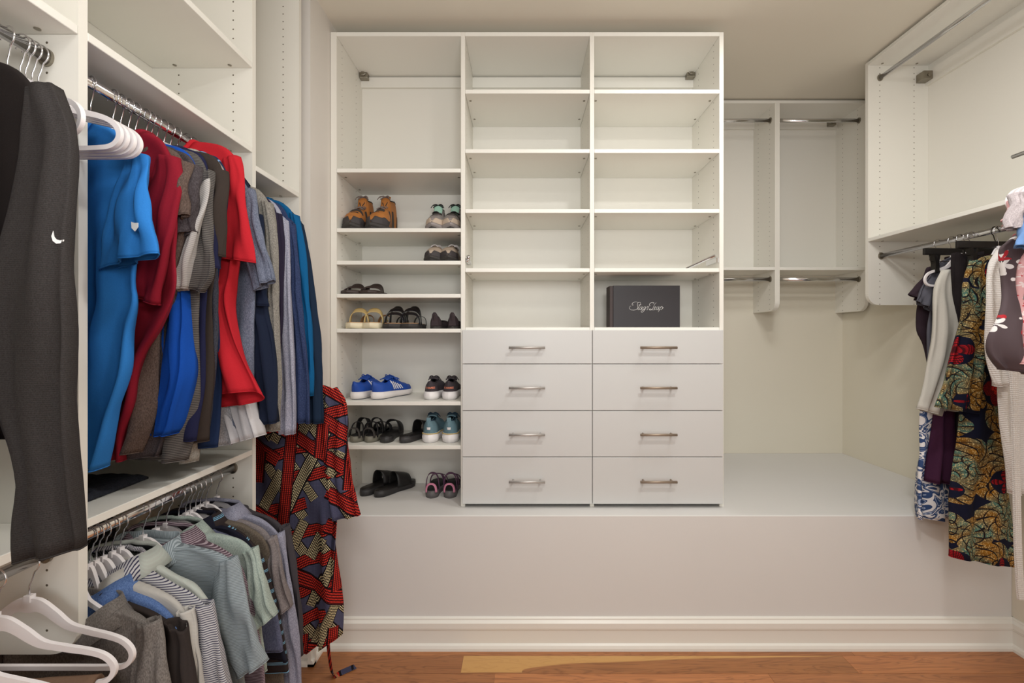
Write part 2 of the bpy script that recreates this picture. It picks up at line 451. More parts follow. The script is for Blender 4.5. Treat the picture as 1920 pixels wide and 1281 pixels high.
MB().box(1.019, N(1622), YB-.006, YB, NV(508), NV(193.5)).build('back_panel', M_MEL, u5, off=u5.location)
for a, b in ((1.019, N(1453)), (N(1462), N(1622))):
    shelf('shelf', u5, a, b, YN, YB-.007, NV(501), cams='')
    MB().box(a, b, YB-.022, YB-.006, V(243, 3.13), V(227, 3.13)).build('hanging_rail', M_MEL, u5, off=u5.location)
    MB().box(a, b, YB-.022, YB-.001, V(572, 3.13), V(560, 3.13)).build('hanging_rail', M_MEL, u5, off=u5.location) if False else None
    rod(u5, (a, YN+.05, NV(219)), (b, YN+.05, NV(219))); rod(u5, (a, YN+.05, NV(522)), (b, YN+.05, NV(522)))
bracket(u5, N(1622)-.03, YB-.02, V(229, 3.1), -1)

# ---------------------------------------------------------------- hangers
def arc_pts(pts, n=6): return catmull([(p[0], 0, p[1]) for p in pts], n)
def hanger_body():
    half = [(0, -.078), (.025, -.083), (.055, -.105), (.085, -.130), (.125, -.142), (.165, -.152), (.192, -.163), (.208, -.18), (.209, -.198), (.195, -.212), (.165, -.216), (.08, -.216), (0, -.216)]
    P = arc_pts(half, 6); n = len(P)
    hs = []
    for i, p in enumerate(P):
        t = i/(n-1); hs.append(interp([(0, .030), (.16, .020), (.3, .012), (.5, .010), (1, .009)], t))
    P2 = [Vector((-p.x, 0, p.z)) for p in P[::-1]]; full = P + P2[1:-1]; H = hs + hs[::-1][1:-1]
    full.append(full[0].copy()); H.append(H[0])
    nr = []
    m = len(full)-1
    for i in range(m+1):
        a = full[(i-1) % m]; b = full[(i+1) % m]; t = (b-a).normalized(); nr.append(Vector((-t.z, 0, t.x)))
    nr[0] = nr[-1] = Vector((0, 0, 1))
    # keep the outer edge on the outline: shift inwards by half the height
    pts = []
    for p, q, h in zip(full, nr, H):
        c = Vector((0, 0, -.16)); s = -1 if (p-c).dot(q) > 0 else 1
        pts.append(p + q*s*(h/2-.005))
    m1 = MB().ribbon(pts, nr, H, .0075)
    m1.box(-.0065, .0065, -.006, .006, -.082, -.068)
    return m1
def hook_mb(r=.0016, h=.0, R=.0205):
    P = [(0, -.075), (0, -.048)]
    c = (.0, -.0065)
    P = [Vector((0, 0, -.08)), Vector((0, 0, -.05)), Vector((.006, 0, -.036))]
    for k in range(0, 15):
        a = -PI*.33 + (PI*1.28)*k/14
        P.append(Vector((R*math.cos(a), 0, -.0035 + R*math.sin(a))))
    P.append(P[-1] + Vector((-.001, 0, -.006)))
    return MB().tube(P, r, 6)
ME_HB = hanger_body().build('hanger_body', M_HANG, mods=()).data
ME_HK = hook_mb().build('hook', M_CHROME, smooth=True).data
M_DARKHOOK = simple('dark_wire', (60, 56, 54), .3, .9)
ME_HKB = hook_mb(.0019).build('hook', M_DARKHOOK, smooth=True).data
for n_ in ('hanger_body', 'hook', 'hook.001'):
    o = bpy.data.objects.get(n_)
    if o: bpy.data.objects.remove(o)
def place_part(me, name, root):
    o = bpy.data.objects.new(name, me); COL.objects.link(o); o.parent = root; return o
def hanger(O, rz, label, group=None, tilt=0.0, hookrot=0.0, sx=1.0):
    r = empty('clothes_hanger', O, rz, label, 'hanger', group); r.rotation_euler = (0, tilt, rz)
    a = place_part(ME_HB, 'hanger_body', r); b = place_part(ME_HK, 'hook', r); b.rotation_euler = (0, 0, hookrot); a.scale = (sx, 1, 1)
    return r

# ---------------------------------------------------------------- cloth
def fabric(name, c, kind='plain', c2=None, p=.006, q=.5, rough=.9, bump=.25):
    n = NT(name); v, x, y, z = n.coord(); c = tuple(k*.9 for k in c)
    col = srgb(*c); c2 = c2 or tuple(min(255, int(k*1.25+12)) for k in c)
    h = n.noise(v, 900, 2)
    if kind == 'plain':
        col = n.mix(n.math('MULTIPLY', n.noise(v, 350, 2), .35), col, srgb(*c2))
    elif kind == 'heather':
        f = n.step(n.noise(n.vscale(v, 500, 500, 220), 1.0, 2), .35, .7); col = n.mix(n.math('MULTIPLY', f, .8), col, srgb(*c2))
    elif kind == 'stripe':
        f = n.math('LESS_THAN', n.math('FRACT', n.math('DIVIDE', z, p)), q)
        col = n.mix(f, col, srgb(*c2)); col = n.mix(n.math('MULTIPLY', n.noise(v, 500, 2), .2), col, srgb(128, 128, 128)); h = f
    elif kind == 'vstripe':
        f = n.math('LESS_THAN', n.math('FRACT', n.math('DIVIDE', x, p)), q)
        col = n.mix(f, col, srgb(*c2)); h = f
    elif kind == 'dstripe':
        f = n.math('LESS_THAN', n.math('FRACT', n.math('DIVIDE', n.math('ADD', z, n.math('MULTIPLY', x, .7)), p)), q); col = n.mix(f, col, srgb(*c2)); h = f
    elif kind == 'dash':
        a = n.math('LESS_THAN', n.math('FRACT', n.math('DIVIDE', z, p)), .3)
        b = n.math('LESS_THAN', n.math('FRACT', n.math('DIVIDE', z, p*.13)), .5)
        col = n.mix(n.math('MULTIPLY', a, b), col, srgb(*c2))
    elif kind == 'knit':
        x = n.math('ADD', x, y)
        a = n.math('SINE', n.math('MULTIPLY', n.math('ADD', x, z), 2*PI/p)); b = n.math('SINE', n.math('MULTIPLY', n.math('SUBTRACT', x, z), 2*PI/p))
        h = n.math('ADD', n.math('MULTIPLY', a, b), n.math('MULTIPLY', n.noise(v, 300, 2), .3))
        col = n.mix(n.math('MULTIPLY', n.noise(v, 250, 2), .4), col, srgb(*c2)); n.bump(h, .35, .003); 
    if kind != 'knit': n.bump(h, bump, .0008)
    n.base(col); n.rough(rough); n.b.inputs['Specular IOR Level'].default_value = .15
    n.b.inputs['Sheen Weight'].default_value = 0.0
    return n.m
def wax_ribbon(name):
    """dark cloth printed with ribbons crossing at odd angles: rows of red dots, cream dashes, over slate dotted ground"""
    n = NT(name); v, x, y, z = n.coord(); xx = n.math('ADD', x, n.math('MULTIPLY', y, .7))
    def rot(deg):
        ca, sa = math.cos(math.radians(deg)), math.sin(math.radians(deg))
        return n.math('ADD', n.math('MULTIPLY', xx, ca), n.math('MULTIPLY', z, sa)), n.math('SUBTRACT', n.math('MULTIPLY', z, ca), n.math('MULTIPLY', xx, sa))
    def cells(u, w, pu, pv, du, dv):
        return n.math('MULTIPLY', n.math('LESS_THAN', n.math('FRACT', n.math('DIVIDE', u, pu)), du), n.math('LESS_THAN', n.math('FRACT', n.math('DIVIDE', w, pv)), dv))
    blk = srgb(22, 17, 22)
    c = n.mix(cells(xx, z, .0036, .0036, .5, .5), srgb(66, 66, 90), srgb(100, 102, 128))
    for k, (deg, P, w, Ls, th, kind) in enumerate(((-52, .085, .52, .10, .30, 'c'), (14, .11, .46, .13, .22, 'r'), (62, .09, .54, .11, .30, 'c'), (-28, .12, .50, .12, .40, 'r'), (84, .13, .42, .14, .45, 'r'))):
        u, q = rot(deg); row = n.math('FLOOR', n.math('DIVIDE', q, P))
        wn = n.node('ShaderNodeTexWhiteNoise'); n.put(wn.inputs['Vector'], n.comb(row, k*7.3, 1.0))
        seg = n.math('FLOOR', n.math('ADD', n.math('DIVIDE', u, Ls), wn.outputs['Value']))
        w2 = n.node('ShaderNodeTexWhiteNoise'); n.put(w2.inputs['Vector'], n.comb(row, seg, k+.5))
        on = n.math('GREATER_THAN', w2.outputs['Value'], th)
        dd = n.math('ABSOLUTE', n.math('SUBTRACT', n.math('FRACT', n.math('DIVIDE', q, P)), .5))
        band = n.math('MULTIPLY', n.math('LESS_THAN', dd, w/2), on)
        edge = n.math('MULTIPLY', n.math('GREATER_THAN', dd, w/2-.04), band)
        if kind == 'r': col = n.mix(cells(u, q, .0074, .0092, .68, .58), srgb(48, 10, 16), srgb(214, 58, 44))
        else: col = n.mix(cells(u, q, .0090, .0066, .72, .5), blk, srgb(226, 212, 168))
        col = n.mix(edge, col, blk); c = n.mix(band, c, col)
    n.base(c); n.rough(.85); n.b.inputs['Specular IOR Level'].default_value = .15; return n.m
def wax_fan(name):
    """navy cloth printed with gold and teal fans and red flowers"""
    n = NT(name); v, x, y, z = n.coord(); vec = n.comb(n.math('ADD', x, n.math('MULTIPLY', y, .6)), z)
    S = 7.0
    vo = n.node('ShaderNodeTexVoronoi'); n.put(vo.inputs['Vector'], vec); vo.inputs['Scale'].default_value = S; vo.inputs['Randomness'].default_value = .75
    sp = n.node('ShaderNodeSeparateColor'); n.put(sp.inputs[0], vo.outputs['Color']); R, G, B = sp.outputs
    d = n.node('ShaderNodeVectorMath', operation='SUBTRACT'); n.put(d.inputs[0], vec); n.put(d.inputs[1], vo.outputs['Position'])
    q = n.node('ShaderNodeSeparateXYZ'); n.put(q.inputs[0], d.outputs[0])
    ang = n.math('ADD', n.math('ARCTAN2', q.outputs[1], q.outputs[0]), n.math('MULTIPLY', R, 6.28)); r = vo.outputs['Distance']
    navy = srgb(18, 20, 40)
    # fan: curved blades, each shaded from dark rib to light
    bl = n.math('FRACT', n.math('MULTIPLY', n.math('ADD', ang, n.math('MULTIPLY', r, 2.6)), 9/(2*PI)))
    sc = n.math('LESS_THAN', bl, .16); spk = n.step(n.noise(v, 230, 2), .56, .62)
    tint = n.step(n.noise(vec, 9, 1), .42, .56)
    blade = n.mix(tint, srgb(176, 122, 42), srgb(62, 142, 134)); blade = n.mix(n.math('MULTIPLY', bl, .65), srgb(92, 60, 20), blade)
    blade = n.mix(n.math('MULTIPLY', spk, .75), blade, srgb(222, 198, 138)); blade = n.mix(sc, blade, srgb(26, 22, 26))
    rr = n.math('LESS_THAN', n.math('FRACT', n.math('MULTIPLY', r, 7)), .1); blade = n.mix(n.math('MULTIPLY', rr, n.math('GREATER_THAN', r, .2)), blade, srgb(30, 24, 26))
    fo = n.node('ShaderNodeTexVoronoi'); n.put(fo.inputs['Vector'], vec); fo.inputs['Scale'].default_value = 5.4; fo.inputs['Randomness'].default_value = .45
    fr = fo.outputs['Distance']; navy_r = n.math('GREATER_THAN', r, .70)
    d2 = n.node('ShaderNodeVectorMath', operation='SUBTRACT'); n.put(d2.inputs[0], vec); n.put(d2.inputs[1], fo.outputs['Position'])
    q2 = n.node('ShaderNodeSeparateXYZ'); n.put(q2.inputs[0], d2.outputs[0]); ang = n.math('ARCTAN2', q2.outputs[1], q2.outputs[0])
    blade = n.mix(navy_r, blade, navy); r = fr; fs_ = n.node('ShaderNodeSeparateColor'); n.put(fs_.inputs[0], fo.outputs['Color']); inside = n.math('MULTIPLY', n.math('LESS_THAN', r, .41), n.math('GREATER_THAN', fs_.outputs[0], .12))
    # flower: four petals of dotted red, a bright ringed heart
    pet = n.math('ADD', .24, n.math('MULTIPLY', n.math('ABSOLUTE', n.math('COSINE', n.math('MULTIPLY', ang, 2))), .16))
    dots = n.math('LESS_THAN', n.math('MULTIPLY', n.math('FRACT', n.math('MULTIPLY', r, 30)), n.math('FRACT', n.math('MULTIPLY', ang, 9))), .3)
    fl = n.mix(dots, srgb(176, 28, 36), srgb(66, 12, 20)); ring = n.math('LESS_THAN', n.math('FRACT', n.math('MULTIPLY', r, 34)), .3)
    heart = n.mix(ring, srgb(232, 56, 42), srgb(120, 14, 22)); fl = n.mix(n.math('LESS_THAN', r, n.math('MULTIPLY', pet, .42)), fl, heart)
    fl = n.mix(n.math('GREATER_THAN', r, pet), fl, navy)
    c = n.mix(inside, blade, fl)
    n.base(c); n.rough(.85); n.b.inputs['Specular IOR Level'].default_value = .15; return n.m
def floral(name, ground, pcol, rcol, S=18):
    n = NT(name); v, x, y, z = n.coord(); vec = n.comb(x, z); c = srgb(*ground)
    for k, (s, th) in enumerate(((S*3.2, .42), (S, .5))):
        vo = n.node('ShaderNodeTexVoronoi'); n.put(vo.inputs['Vector'], vec); vo.inputs['Scale'].default_value = s
        sp = n.node('ShaderNodeSeparateColor'); n.put(sp.inputs[0], vo.outputs['Color']); R, G, B = sp.outputs
        d = n.node('ShaderNodeVectorMath', operation='SUBTRACT'); n.put(d.inputs[0], vec); n.put(d.inputs[1], vo.outputs['Position'])
        q = n.node('ShaderNodeSeparateXYZ'); n.put(q.inputs[0], d.outputs[0]); ang = n.math('ARCTAN2', q.outputs[1], q.outputs[0]); r = vo.outputs['Distance']
        pet = n.math('ADD', .07, n.math('MULTIPLY', n.math('ABSOLUTE', n.math('COSINE', n.math('ADD', n.math('MULTIPLY', ang, 2.5), R))), .27))
        if not k: pet = .24
        m = n.math('MULTIPLY', n.math('LESS_THAN', r, pet), n.math('LESS_THAN', G, .85))
        c = n.mix(m, c, n.mix(n.math('GREATER_THAN', B, .82 if k else .45), srgb(*pcol), srgb(*rcol)))
    n.base(c); n.rough(.85); return n.m
def swirl(name):
    n = NT(name); v, x, y, z = n.coord(); vec = n.comb(x, z)
    f = n.noise(vec, 12, 1.5, .5, 1.6); g = n.math('FRACT', n.math('MULTIPLY', f, 6))
    c = n.mix(n.math('LESS_THAN', n.math('ABSOLUTE', n.math('SUBTRACT', g, .5)), .2), srgb(40, 66, 112), srgb(226, 222, 222))
    c = n.mix(n.math('LESS_THAN', n.math('ABSOLUTE', n.math('SUBTRACT', g, .12)), .04), c, srgb(160, 172, 196))
    n.base(c); n.rough(.85); return n.m
def ray_local(px, py, O, rz, off=0.0):
    """where the line of sight through a photo point meets the garment's own hanging plane, in garment coordinates"""
    d = Vector(((px-VX)/F, 1.0, (VY-py)/F)); ex = Vector((math.cos(rz), math.sin(rz), 0)); ey = Vector((-math.sin(rz), math.cos(rz), 0))
    C = Vector((0, 0, CZ)); O = Vector(O); t = ((O-C).dot(ey)+off)/d.dot(ey); P = C + d*t - O
    return (P.dot(ex), P.z)
def cloth_tube(L, R, Th, y0=0.0, rows=44, cols=40, fold=(.006, 3.0), ph=0.0, wr=.004, hemdip=0.0, taper_top=True, p_se=.75, dip=0.0):
    """flattened cloth tube between two edge lines; Th half thickness knots; sheet waves (fold) plus wrinkles"""
    Lp = resample(L, rows); Rp = resample(R, rows); v = []; f = []
    for i in range(rows):
        s = i/(rows-1); l, r = Lp[i], Rp[i]; c = (l+r)/2; d = (r-l)/2; t = interp(Th, s)
        for k in range(cols):
            a = 2*PI*k/cols; ca, sa = math.cos(a), math.sin(a)
            cc = math.copysign(abs(ca)**p_se, ca); ss = math.copysign(abs(sa)**p_se, sa)
            x = c.x + d.x*cc; z = c.y + d.y*cc
            A = interp(fold[0], s) if not isinstance(fold[0], (int, float)) else fold[0]*(.25+.75*s)
            wy = A*math.sin(2*PI*fold[1]*(cc*.5) + ph + 1.3*math.sin(2.2*s*PI+ph)) + .5*A*math.sin(2*PI*fold[1]*1.7*(cc*.5) + 2*ph)
            nz = noise.noise(Vector((x*11+ph*7, z*4.0, sa*1.5+ph*3)))*wr + noise.noise(Vector((x*26+ph*5, z*14, sa*2+ph)))*wr*.45
            y = interp(y0, s) + t*ss + wy + nz
            if hemdip: z -= hemdip*ss*s*s
            if dip and s < .14: z -= abs(dip)*max(0, ss*(1 if dip > 0 else -1))*(1-cc*cc)*(1-s/.14)
            v.append((x + .35*nz, y, z))
    for i in range(rows-1):
        for k in range(cols):
            f.append((i*cols+k, i*cols+(k+1) % cols, (i+1)*cols+(k+1) % cols, (i+1)*cols+k))
    return v, f
def v2(P): return [Vector((a, b)) for a, b in P]
GN = [0]
def garment(kind, label, cat, O, rz, mat, body_R, body_L=None, sleeve=None, group=None, body_th=.016, sl_th=.013,
            fold=(.014, 3.2), smat=None, hfull=False, collar='crew', cmat=None, side='left', twin=True, hlabel=None, hang=True, pixel=True, cuff=False, hemdip=.0, wr=.005, sl_off=.018, hem=True):
    GN[0] += 1; ph = GN[0]*1.37
    rt = empty(kind, O, rz, label, cat, group)
    fs = -1 if side == 'left' else 1
    conv = (lambda P, off=0.0: v2([ray_local(a, b, O, rz, off) for a, b in P])) if pixel else (lambda P, off=0.0: v2(P))
    R = conv(body_R); zh = R[-1].y
    if body_L: L = [Vector((max(p.x, -.265), p.y)) for p in conv(body_L)]
    else: L = v2([(-.075, R[0].y), (-.14, R[0].y-.025), (-.2, R[0].y-.07), (-.195, -.4), (-.18, (zh-.4)/2), (-.17, zh)])
    ZT_ = [(0, .030), (.07, .016), (.16, body_th*.9), (.5, body_th), (1, body_th*1.15)]
    v, f = cloth_tube(L, R, ZT_, rows=54, fold=fold, ph=ph, wr=wr, hemdip=hemdip, dip=fs*(.05 if collar != 'polo' else .035))
    body = mobj('body', v, f, mat, rt, True, mods=(('SOLIDIFY', .0022),))
    cols = 40; top = [Vector(p) for p in v[:cols]]
    if hem:
        last = [Vector(p) for p in v[-cols:]]; h = MB(); vv = [p*1.0 for p in last]
        up = [Vector(v[-4*cols+k]) for k in range(cols)] if False else [Vector((p.x, p.y, p.z+.018)) for p in last]
        m = MB(); 
        cen = sum(last, Vector())/cols
        def outw(p, e): 
            d = Vector((p.x-cen.x, (p.y-cen.y)*3, 0)); d = d.normalized() if d.length > 1e-6 else d
            return p + d*e
        m.tube([outw(p, .0006) for p in last], .0016, 5, closed=True)
        m.build('hem', mat, rt, smooth=True)
    cm = cmat or mat
    if collar == 'crew':
        c0 = sum(top, Vector())/cols
        m = MB(); P = []
        for k, p in enumerate(top): P.append(Vector((p.x*.92+c0.x*.08, p.y*1.15, p.z - (.022*max(0, -fs*-1*math.copysign(1, p.y)) if False else 0))))
        m.tube(P, .0065, 8, closed=True); m.build('collar', cm, rt, smooth=True)
    elif collar == 'polo':
        m = MB(); n = cols; vv = []
        for k, p in enumerate(top):
            vv.append((p.x*.9, p.y*1.1, p.z+.02))
        for k, p in enumerate(top): vv.append((p.x*.95, p.y*1.25, p.z+.028))
        for k, p in enumerate(top): vv.append((p.x*1.12 + (.012 if p.x > 0 else -.012), p.y*1.8+math.copysign(.006, p.y), p.z-.018))
        ff = []
        for a in range(2):
            for k in range(n): ff.append((a*n+k, a*n+(k+1) % n, (a+1)*n+(k+1) % n, (a+1)*n+k))
        m.add(vv, ff); m.build('collar', cm, rt, smooth=True, mods=(('SOLIDIFY', .003),))
    elif collar == 'band':
        n = cols; vv = []
        for e, dz in ((.94, .02), (1.05, -.008), (1.22, -.03)):
            for k, p in enumerate(top): vv.append((p.x*e, p.y*(1.1*e), p.z+dz))
        ff = [(a*n+k, a*n+(k+1) % n, (a+1)*n+(k+1) % n, (a+1)*n+k) for a in range(2) for k in range(n)]
        MB().add(vv, ff).build('collar', cm, rt, smooth=True, mods=(('SOLIDIFY', .003),))
    sl_objs = []
    if sleeve:
        SL, SR = sleeve
        so = fs*sl_off
        a, b = conv(SL, so), conv(SR, so)
        for mir in ((1, -1) if twin else (1,)):
            A = [Vector((p.x*mir, p.y)) for p in a]; B = [Vector((p.x*mir, p.y)) for p in b]
            if mir < 0:
                A = [Vector((max(p.x, -.235), p.y)) for p in A]; B = [Vector((max(p.x, -.25), p.y)) for p in B]
            sv, sf = cloth_tube(A, B, [(0, .016), (.15, sl_th*.85), (.6, sl_th), (1, sl_th)], y0=[(0, fs*.001), (.45, so), (1, so)], rows=34, cols=36,
                                fold=(.0085, 2.1), ph=ph+2+mir, wr=wr*1.2, p_se=.85)
            o = mobj('sleeve', sv, sf, smat or mat, rt, True, mods=(('SOLIDIFY', .0022),)); sl_objs.append((o, sv, sf))
            last = [Vector(p) for p in sv[-36:]]
            MB().tube(last, .0018, 5, closed=True).build('cuff', smat or mat, o, smooth=True)
    if hang:
        xs = [q.x for q in resample(R, 80) if -.225 < q.y < -.14] or [.19]
        hanger((O[0], O[1], O[2]), rz, hlabel or 'hanger of the ' + label.split(',')[0], sx=1.0 if hfull else min(1, max(.3, (min(xs)-.016)/.211)))
    return rt, (body, v, f), sl_objs
def on_surface(part, px, py, rt, eps=.0022):
    """point on the cloth seen through this photo point, in garment coordinates"""
    o, v, f = part; M = Matrix.Translation(rt.location) @ Matrix.Rotation(rt.rotation_euler.z, 4, 'Z')
    bvh = BVHTree.FromPolygons([M @ Vector(q) for q in v], f)
    d = Vector(((px-VX)/F, 1.0, (VY-py)/F)).normalized(); hit = bvh.ray_cast(Vector((0, 0, CZ)), d)
    p = hit[0] if hit[0] is not None else Vector((0, 0, CZ)) + d*1.0
    return M.inverted() @ (p - d*eps)
def emblem(name, polys, part, rt, mat, label=None):
    """small flat print lying on the cloth where the photo shows it"""
    o, v, f = part; M = Matrix.Translation(rt.location) @ Matrix.Rotation(rt.rotation_euler.z, 4, 'Z')
    bvh = BVHTree.FromPolygons([M @ Vector(q) for q in v], f); C = Vector((0, 0, CZ)); pa = [p for P in polys for p in P]
    ray = lambda p: Vector(((p[0]-VX)/F, 1.0, (VY-p[1])/F)).normalized()
    hs = [h for h in (bvh.ray_cast(C, ray(p)) for p in pa) if h[0] is not None]
    if not hs: return None
    cen = sum((h[0] for h in hs), Vector())/len(hs); h = bvh.find_nearest(cen); nrm = h[1]
    if nrm.dot(cen-C) > 0: nrm = -nrm
    near = max((h[0]-cen).dot(nrm) for h in hs); cen = cen + nrm*(near+.0012); Mi = M.inverted(); m = MB()
    for P in polys:
        pts = [Mi @ (C + ray(p)*((cen-C).dot(nrm)/ray(p).dot(nrm))) for p in P]; m.add(pts, [tuple(range(len(pts)))])
    return m.build(name, mat, part[0], mods=(('SOLIDIFY', .0008),), label=label)
def rzl(deg): a = math.radians(deg); return math.atan2(-math.sin(a), math.cos(a))
def rzr(deg): a = math.radians(deg); return math.atan2(-math.sin(a), -math.cos(a))
RX = -1.007
# ---------------------------------------------------------------- upper rod, middle bay of the left wall
def A(y): return (RX, y, ZUR)
GA = 'short-sleeved shirts on the upper left rod'
bl = fabric('bright_blue_cotton', (48, 130, 216), 'plain', (62, 148, 228))
rt, body, sl = garment('t_shirt', 'bright blue t-shirt with a white shield badge, nearest on the upper rod', 't-shirt', A(1.04), rzl(20), bl,
    [(190, 236), (222, 248), (252, 280), (262, 330), (255, 420), (246, 520), (250, 565), (238, 620), (234, 700), (216, 780), (206, 830), (190, 880)],
    sleeve=([(232, 285), (222, 345), (212, 410), (203, 460), (190, 508)], [(258, 285), (272, 335), (282, 400), (292, 474)]), group=GA, fold=(.013, 2.6))
M_LOGO = simple('white_print', (240, 240, 240), .5)
emblem('badge', [[(246, 416), (252, 418), (259, 418), (259, 426), (253, 434), (247, 428)]], sl[0], rt, M_LOGO, 'white shield badge')
emblem('badge_motif', [[(249, 421), (256, 421), (253, 424), (256, 427), (252, 430), (249, 425)]], (sl[0][0], [ (a, b, c) for a, b, c in sl[0][1]], sl[0][2]), rt, bl) if False else None
mr = fabric('maroon_cotton', (134, 22, 40), 'plain', (160, 36, 54))
garment('t_shirt', 'maroon t-shirt between the bright blue and the brown one', 't-shirt', A(1.097), rzl(18), mr,
    [(282, 250), (305, 268), (325, 315), (328, 400), (328, 480), (333, 545), (312, 610), (285, 660), (270, 705), (262, 760), (240, 815), (232, 864)],
    sleeve=([(285, 290), (268, 370), (252, 450), (230, 546)], [(318, 290), (329, 350), (324, 430), (312, 500), (299, 572)]), group=GA, fold=(.013, 2.3))
br = fabric('brown_heather', (84, 70, 64), 'heather', (110, 94, 86))
garment('t_shirt', 'brown heathered t-shirt right behind the maroon one', 't-shirt', A(1.118), rzl(17), br,
    [(315, 278), (332, 288), (348, 320), (350, 380), (330, 480), (300, 600), (288, 700), (282, 790), (262, 848)],
    sleeve=([(322, 300), (322, 360), (318, 420)], [(342, 300), (351, 340), (348, 400)]), group=GA)
ch = fabric('charcoal_heather', (62, 56, 58), 'heather', (84, 78, 82))
garment('t_shirt', 'charcoal t-shirt between the brown one and the blue raglan top', 't-shirt', A(1.14), rzl(17), ch,
    [(325, 280), (350, 292), (364, 325), (365, 400), (345, 480), (318, 600), (306, 720), (300, 800), (285, 858)],
    sleeve=([(336, 305), (336, 380), (322, 460)], [(356, 305), (366, 345), (356, 430)]), group=GA)
rb = fabric('royal_blue_cotton', (16, 74, 172), 'plain', (30, 92, 192)); gs = fabric('grey_white_stripe', (196, 192, 188), 'dstripe', (150, 146, 146), .0052, .35)
garment('raglan_shirt', 'royal blue raglan shirt with grey striped sleeves', 'shirt', A(1.16), rzl(16), rb,
    [(312, 272), (345, 282), (368, 310), (376, 350), (356, 420), (342, 500), (345, 560), (348, 640), (350, 715), (336, 785), (326, 814)],
    body_L=[(280, 280), (270, 330), (290, 450), (318, 540), (312, 640), (305, 740), (300, 812)],
    sleeve=([(340, 400), (322, 450), (315, 500), (328, 545)], [(379, 330), (380, 390), (366, 470), (345, 540)]), smat=gs, group=GA, cmat=gs)
ds = fabric('dark_grey_stripe', (56, 52, 50), 'stripe', (104, 98, 94), .0045, .4)
garment('t_shirt', 'dark grey t-shirt with fine light stripes', 't-shirt', A(1.19), rzl(15), ds,
    [(340, 280), (366, 290), (386, 330), (388, 420), (376, 520), (370, 640), (366, 740), (356, 810), (346, 864)],
    sleeve=([(362, 330), (356, 420), (352, 535)], [(384, 315), (394, 400), (399, 500), (380, 548)]), group=GA)
nv = fabric('navy_cotton', (30, 32, 62), 'plain', (44, 46, 80))
garment('t_shirt', 'plain navy t-shirt behind the fine-striped dark grey one', 't-shirt', A(1.207), rzl(15), nv,
    [(350, 280), (378, 292), (393, 335), (390, 460), (380, 600), (378, 720), (372, 825)],
    sleeve=([(372, 340), (382, 430), (390, 500)], [(390, 330), (398, 420), (403, 502)]), group=GA)
db = fabric('dark_brown_cotton', (56, 48, 44), 'plain', (72, 63, 58))
garment('t_shirt', 'dark brown t-shirt, its rounded shoulder just left of the red one', 't-shirt', A(1.225), rzl(14), db,
    [(358, 284), (392, 290), (412, 325), (418, 400), (412, 470), (396, 540), (388, 640), (386, 740), (378, 830)],
    sleeve=([(390, 320), (388, 400), (394, 480)], [(410, 315), (419, 380), (414, 480)]), group=GA)
cb = fabric('blue_charcoal', (52, 54, 64), 'heather', (74, 76, 88))
garment('t_shirt', 'blue-charcoal t-shirt, a thin edge between dark brown and red', 't-shirt', A(1.25), rzl(14), cb,
    [(365, 286), (400, 300), (415, 350), (412, 450), (404, 560), (400, 660), (394, 760), (388, 815)], group=GA)
bg = fabric('beige_grey_heather', (150, 146, 138), 'heather', (174, 170, 162))
garment('t_shirt', 'light grey-beige t-shirt, its hem peeking out lowest under the dark shirts', 't-shirt', A(1.272), rzl(12), bg,
    [(375, 286), (405, 300), (425, 350), (412, 450), (398, 560), (388, 660), (380, 760), (370, 864)], group=GA)
ns = fabric('navy_blue_trim', (32, 48, 82), 'vstripe', (120, 150, 190), .05, .08)
garment('t_shirt', 'navy t-shirt with a pale side stripe, its hem under the red one', 't-shirt', A(1.295), rzl(12), ns,
    [(385, 288), (410, 300), (430, 350), (420, 450), (410, 560), (408, 700), (407, 838)], group=GA)
rd = fabric('red_cotton', (196, 34, 46), 'plain', (212, 52, 62))
garment('t_shirt', 'bright red t-shirt in the middle of the upper rod', 't-shirt', A(1.335), rzl(13), rd,
    [(372, 268), (410, 272), (436, 292), (448, 340), (450, 430), (438, 520), (432, 570), (444, 640), (462, 690), (488, 742)],
    body_L=[(330, 280), (318, 330), (350, 430), (405, 530), (396, 620), (386, 690), (377, 756)],
    sleeve=([(410, 300), (408, 370), (404, 430), (400, 482)], [(436, 288), (452, 340), (466, 410), (476, 492)]), group=GA, fold=(.014, 1.7), hemdip=.02)
gg = fabric('light_grey_heather', (146, 146, 150), 'heather', (180, 180, 184))
garment('t_shirt', 'light grey melange t-shirt, its hem just right of the pale-striped navy one', 't-shirt', A(1.36), rzl(12), gg,
    [(400, 300), (420, 310), (440, 360), (435, 480), (432, 600), (432, 720), (426, 836)], group=GA)
wh = fabric('white_cotton', (205, 203, 206), 'plain', (222, 220, 222))
garment('t_shirt', 'white t-shirt whose rolled hem hangs beside the red one', 't-shirt', A(1.39), rzl(12), wh,
    [(420, 310), (435, 330), (442, 380), (440, 500), (438, 620), (462, 720), (492, 816)], body_L=[(390, 320), (385, 400), (390, 560), (415, 700), (448, 828)], group=GA)
sg = fabric('slate_grey_knit', (96, 104, 124), 'heather', (132, 138, 156))
garment('polo_shirt', 'slate grey polo shirt right of the bright red t-shirt', 'polo shirt', A(1.405), rzl(12), sg,
    [(425, 320), (448, 335), (466, 365), (478, 430), (480, 520), (478, 620), (472, 720), (465, 800)],
    sleeve=([(448, 360), (458, 430), (470, 500), (480, 545)], [(464, 350), (486, 420), (502, 480), (512, 524)]), collar='polo', group=GA)
np_ = fabric('dark_navy_pique', (24, 32, 52), 'plain', (38, 48, 72))
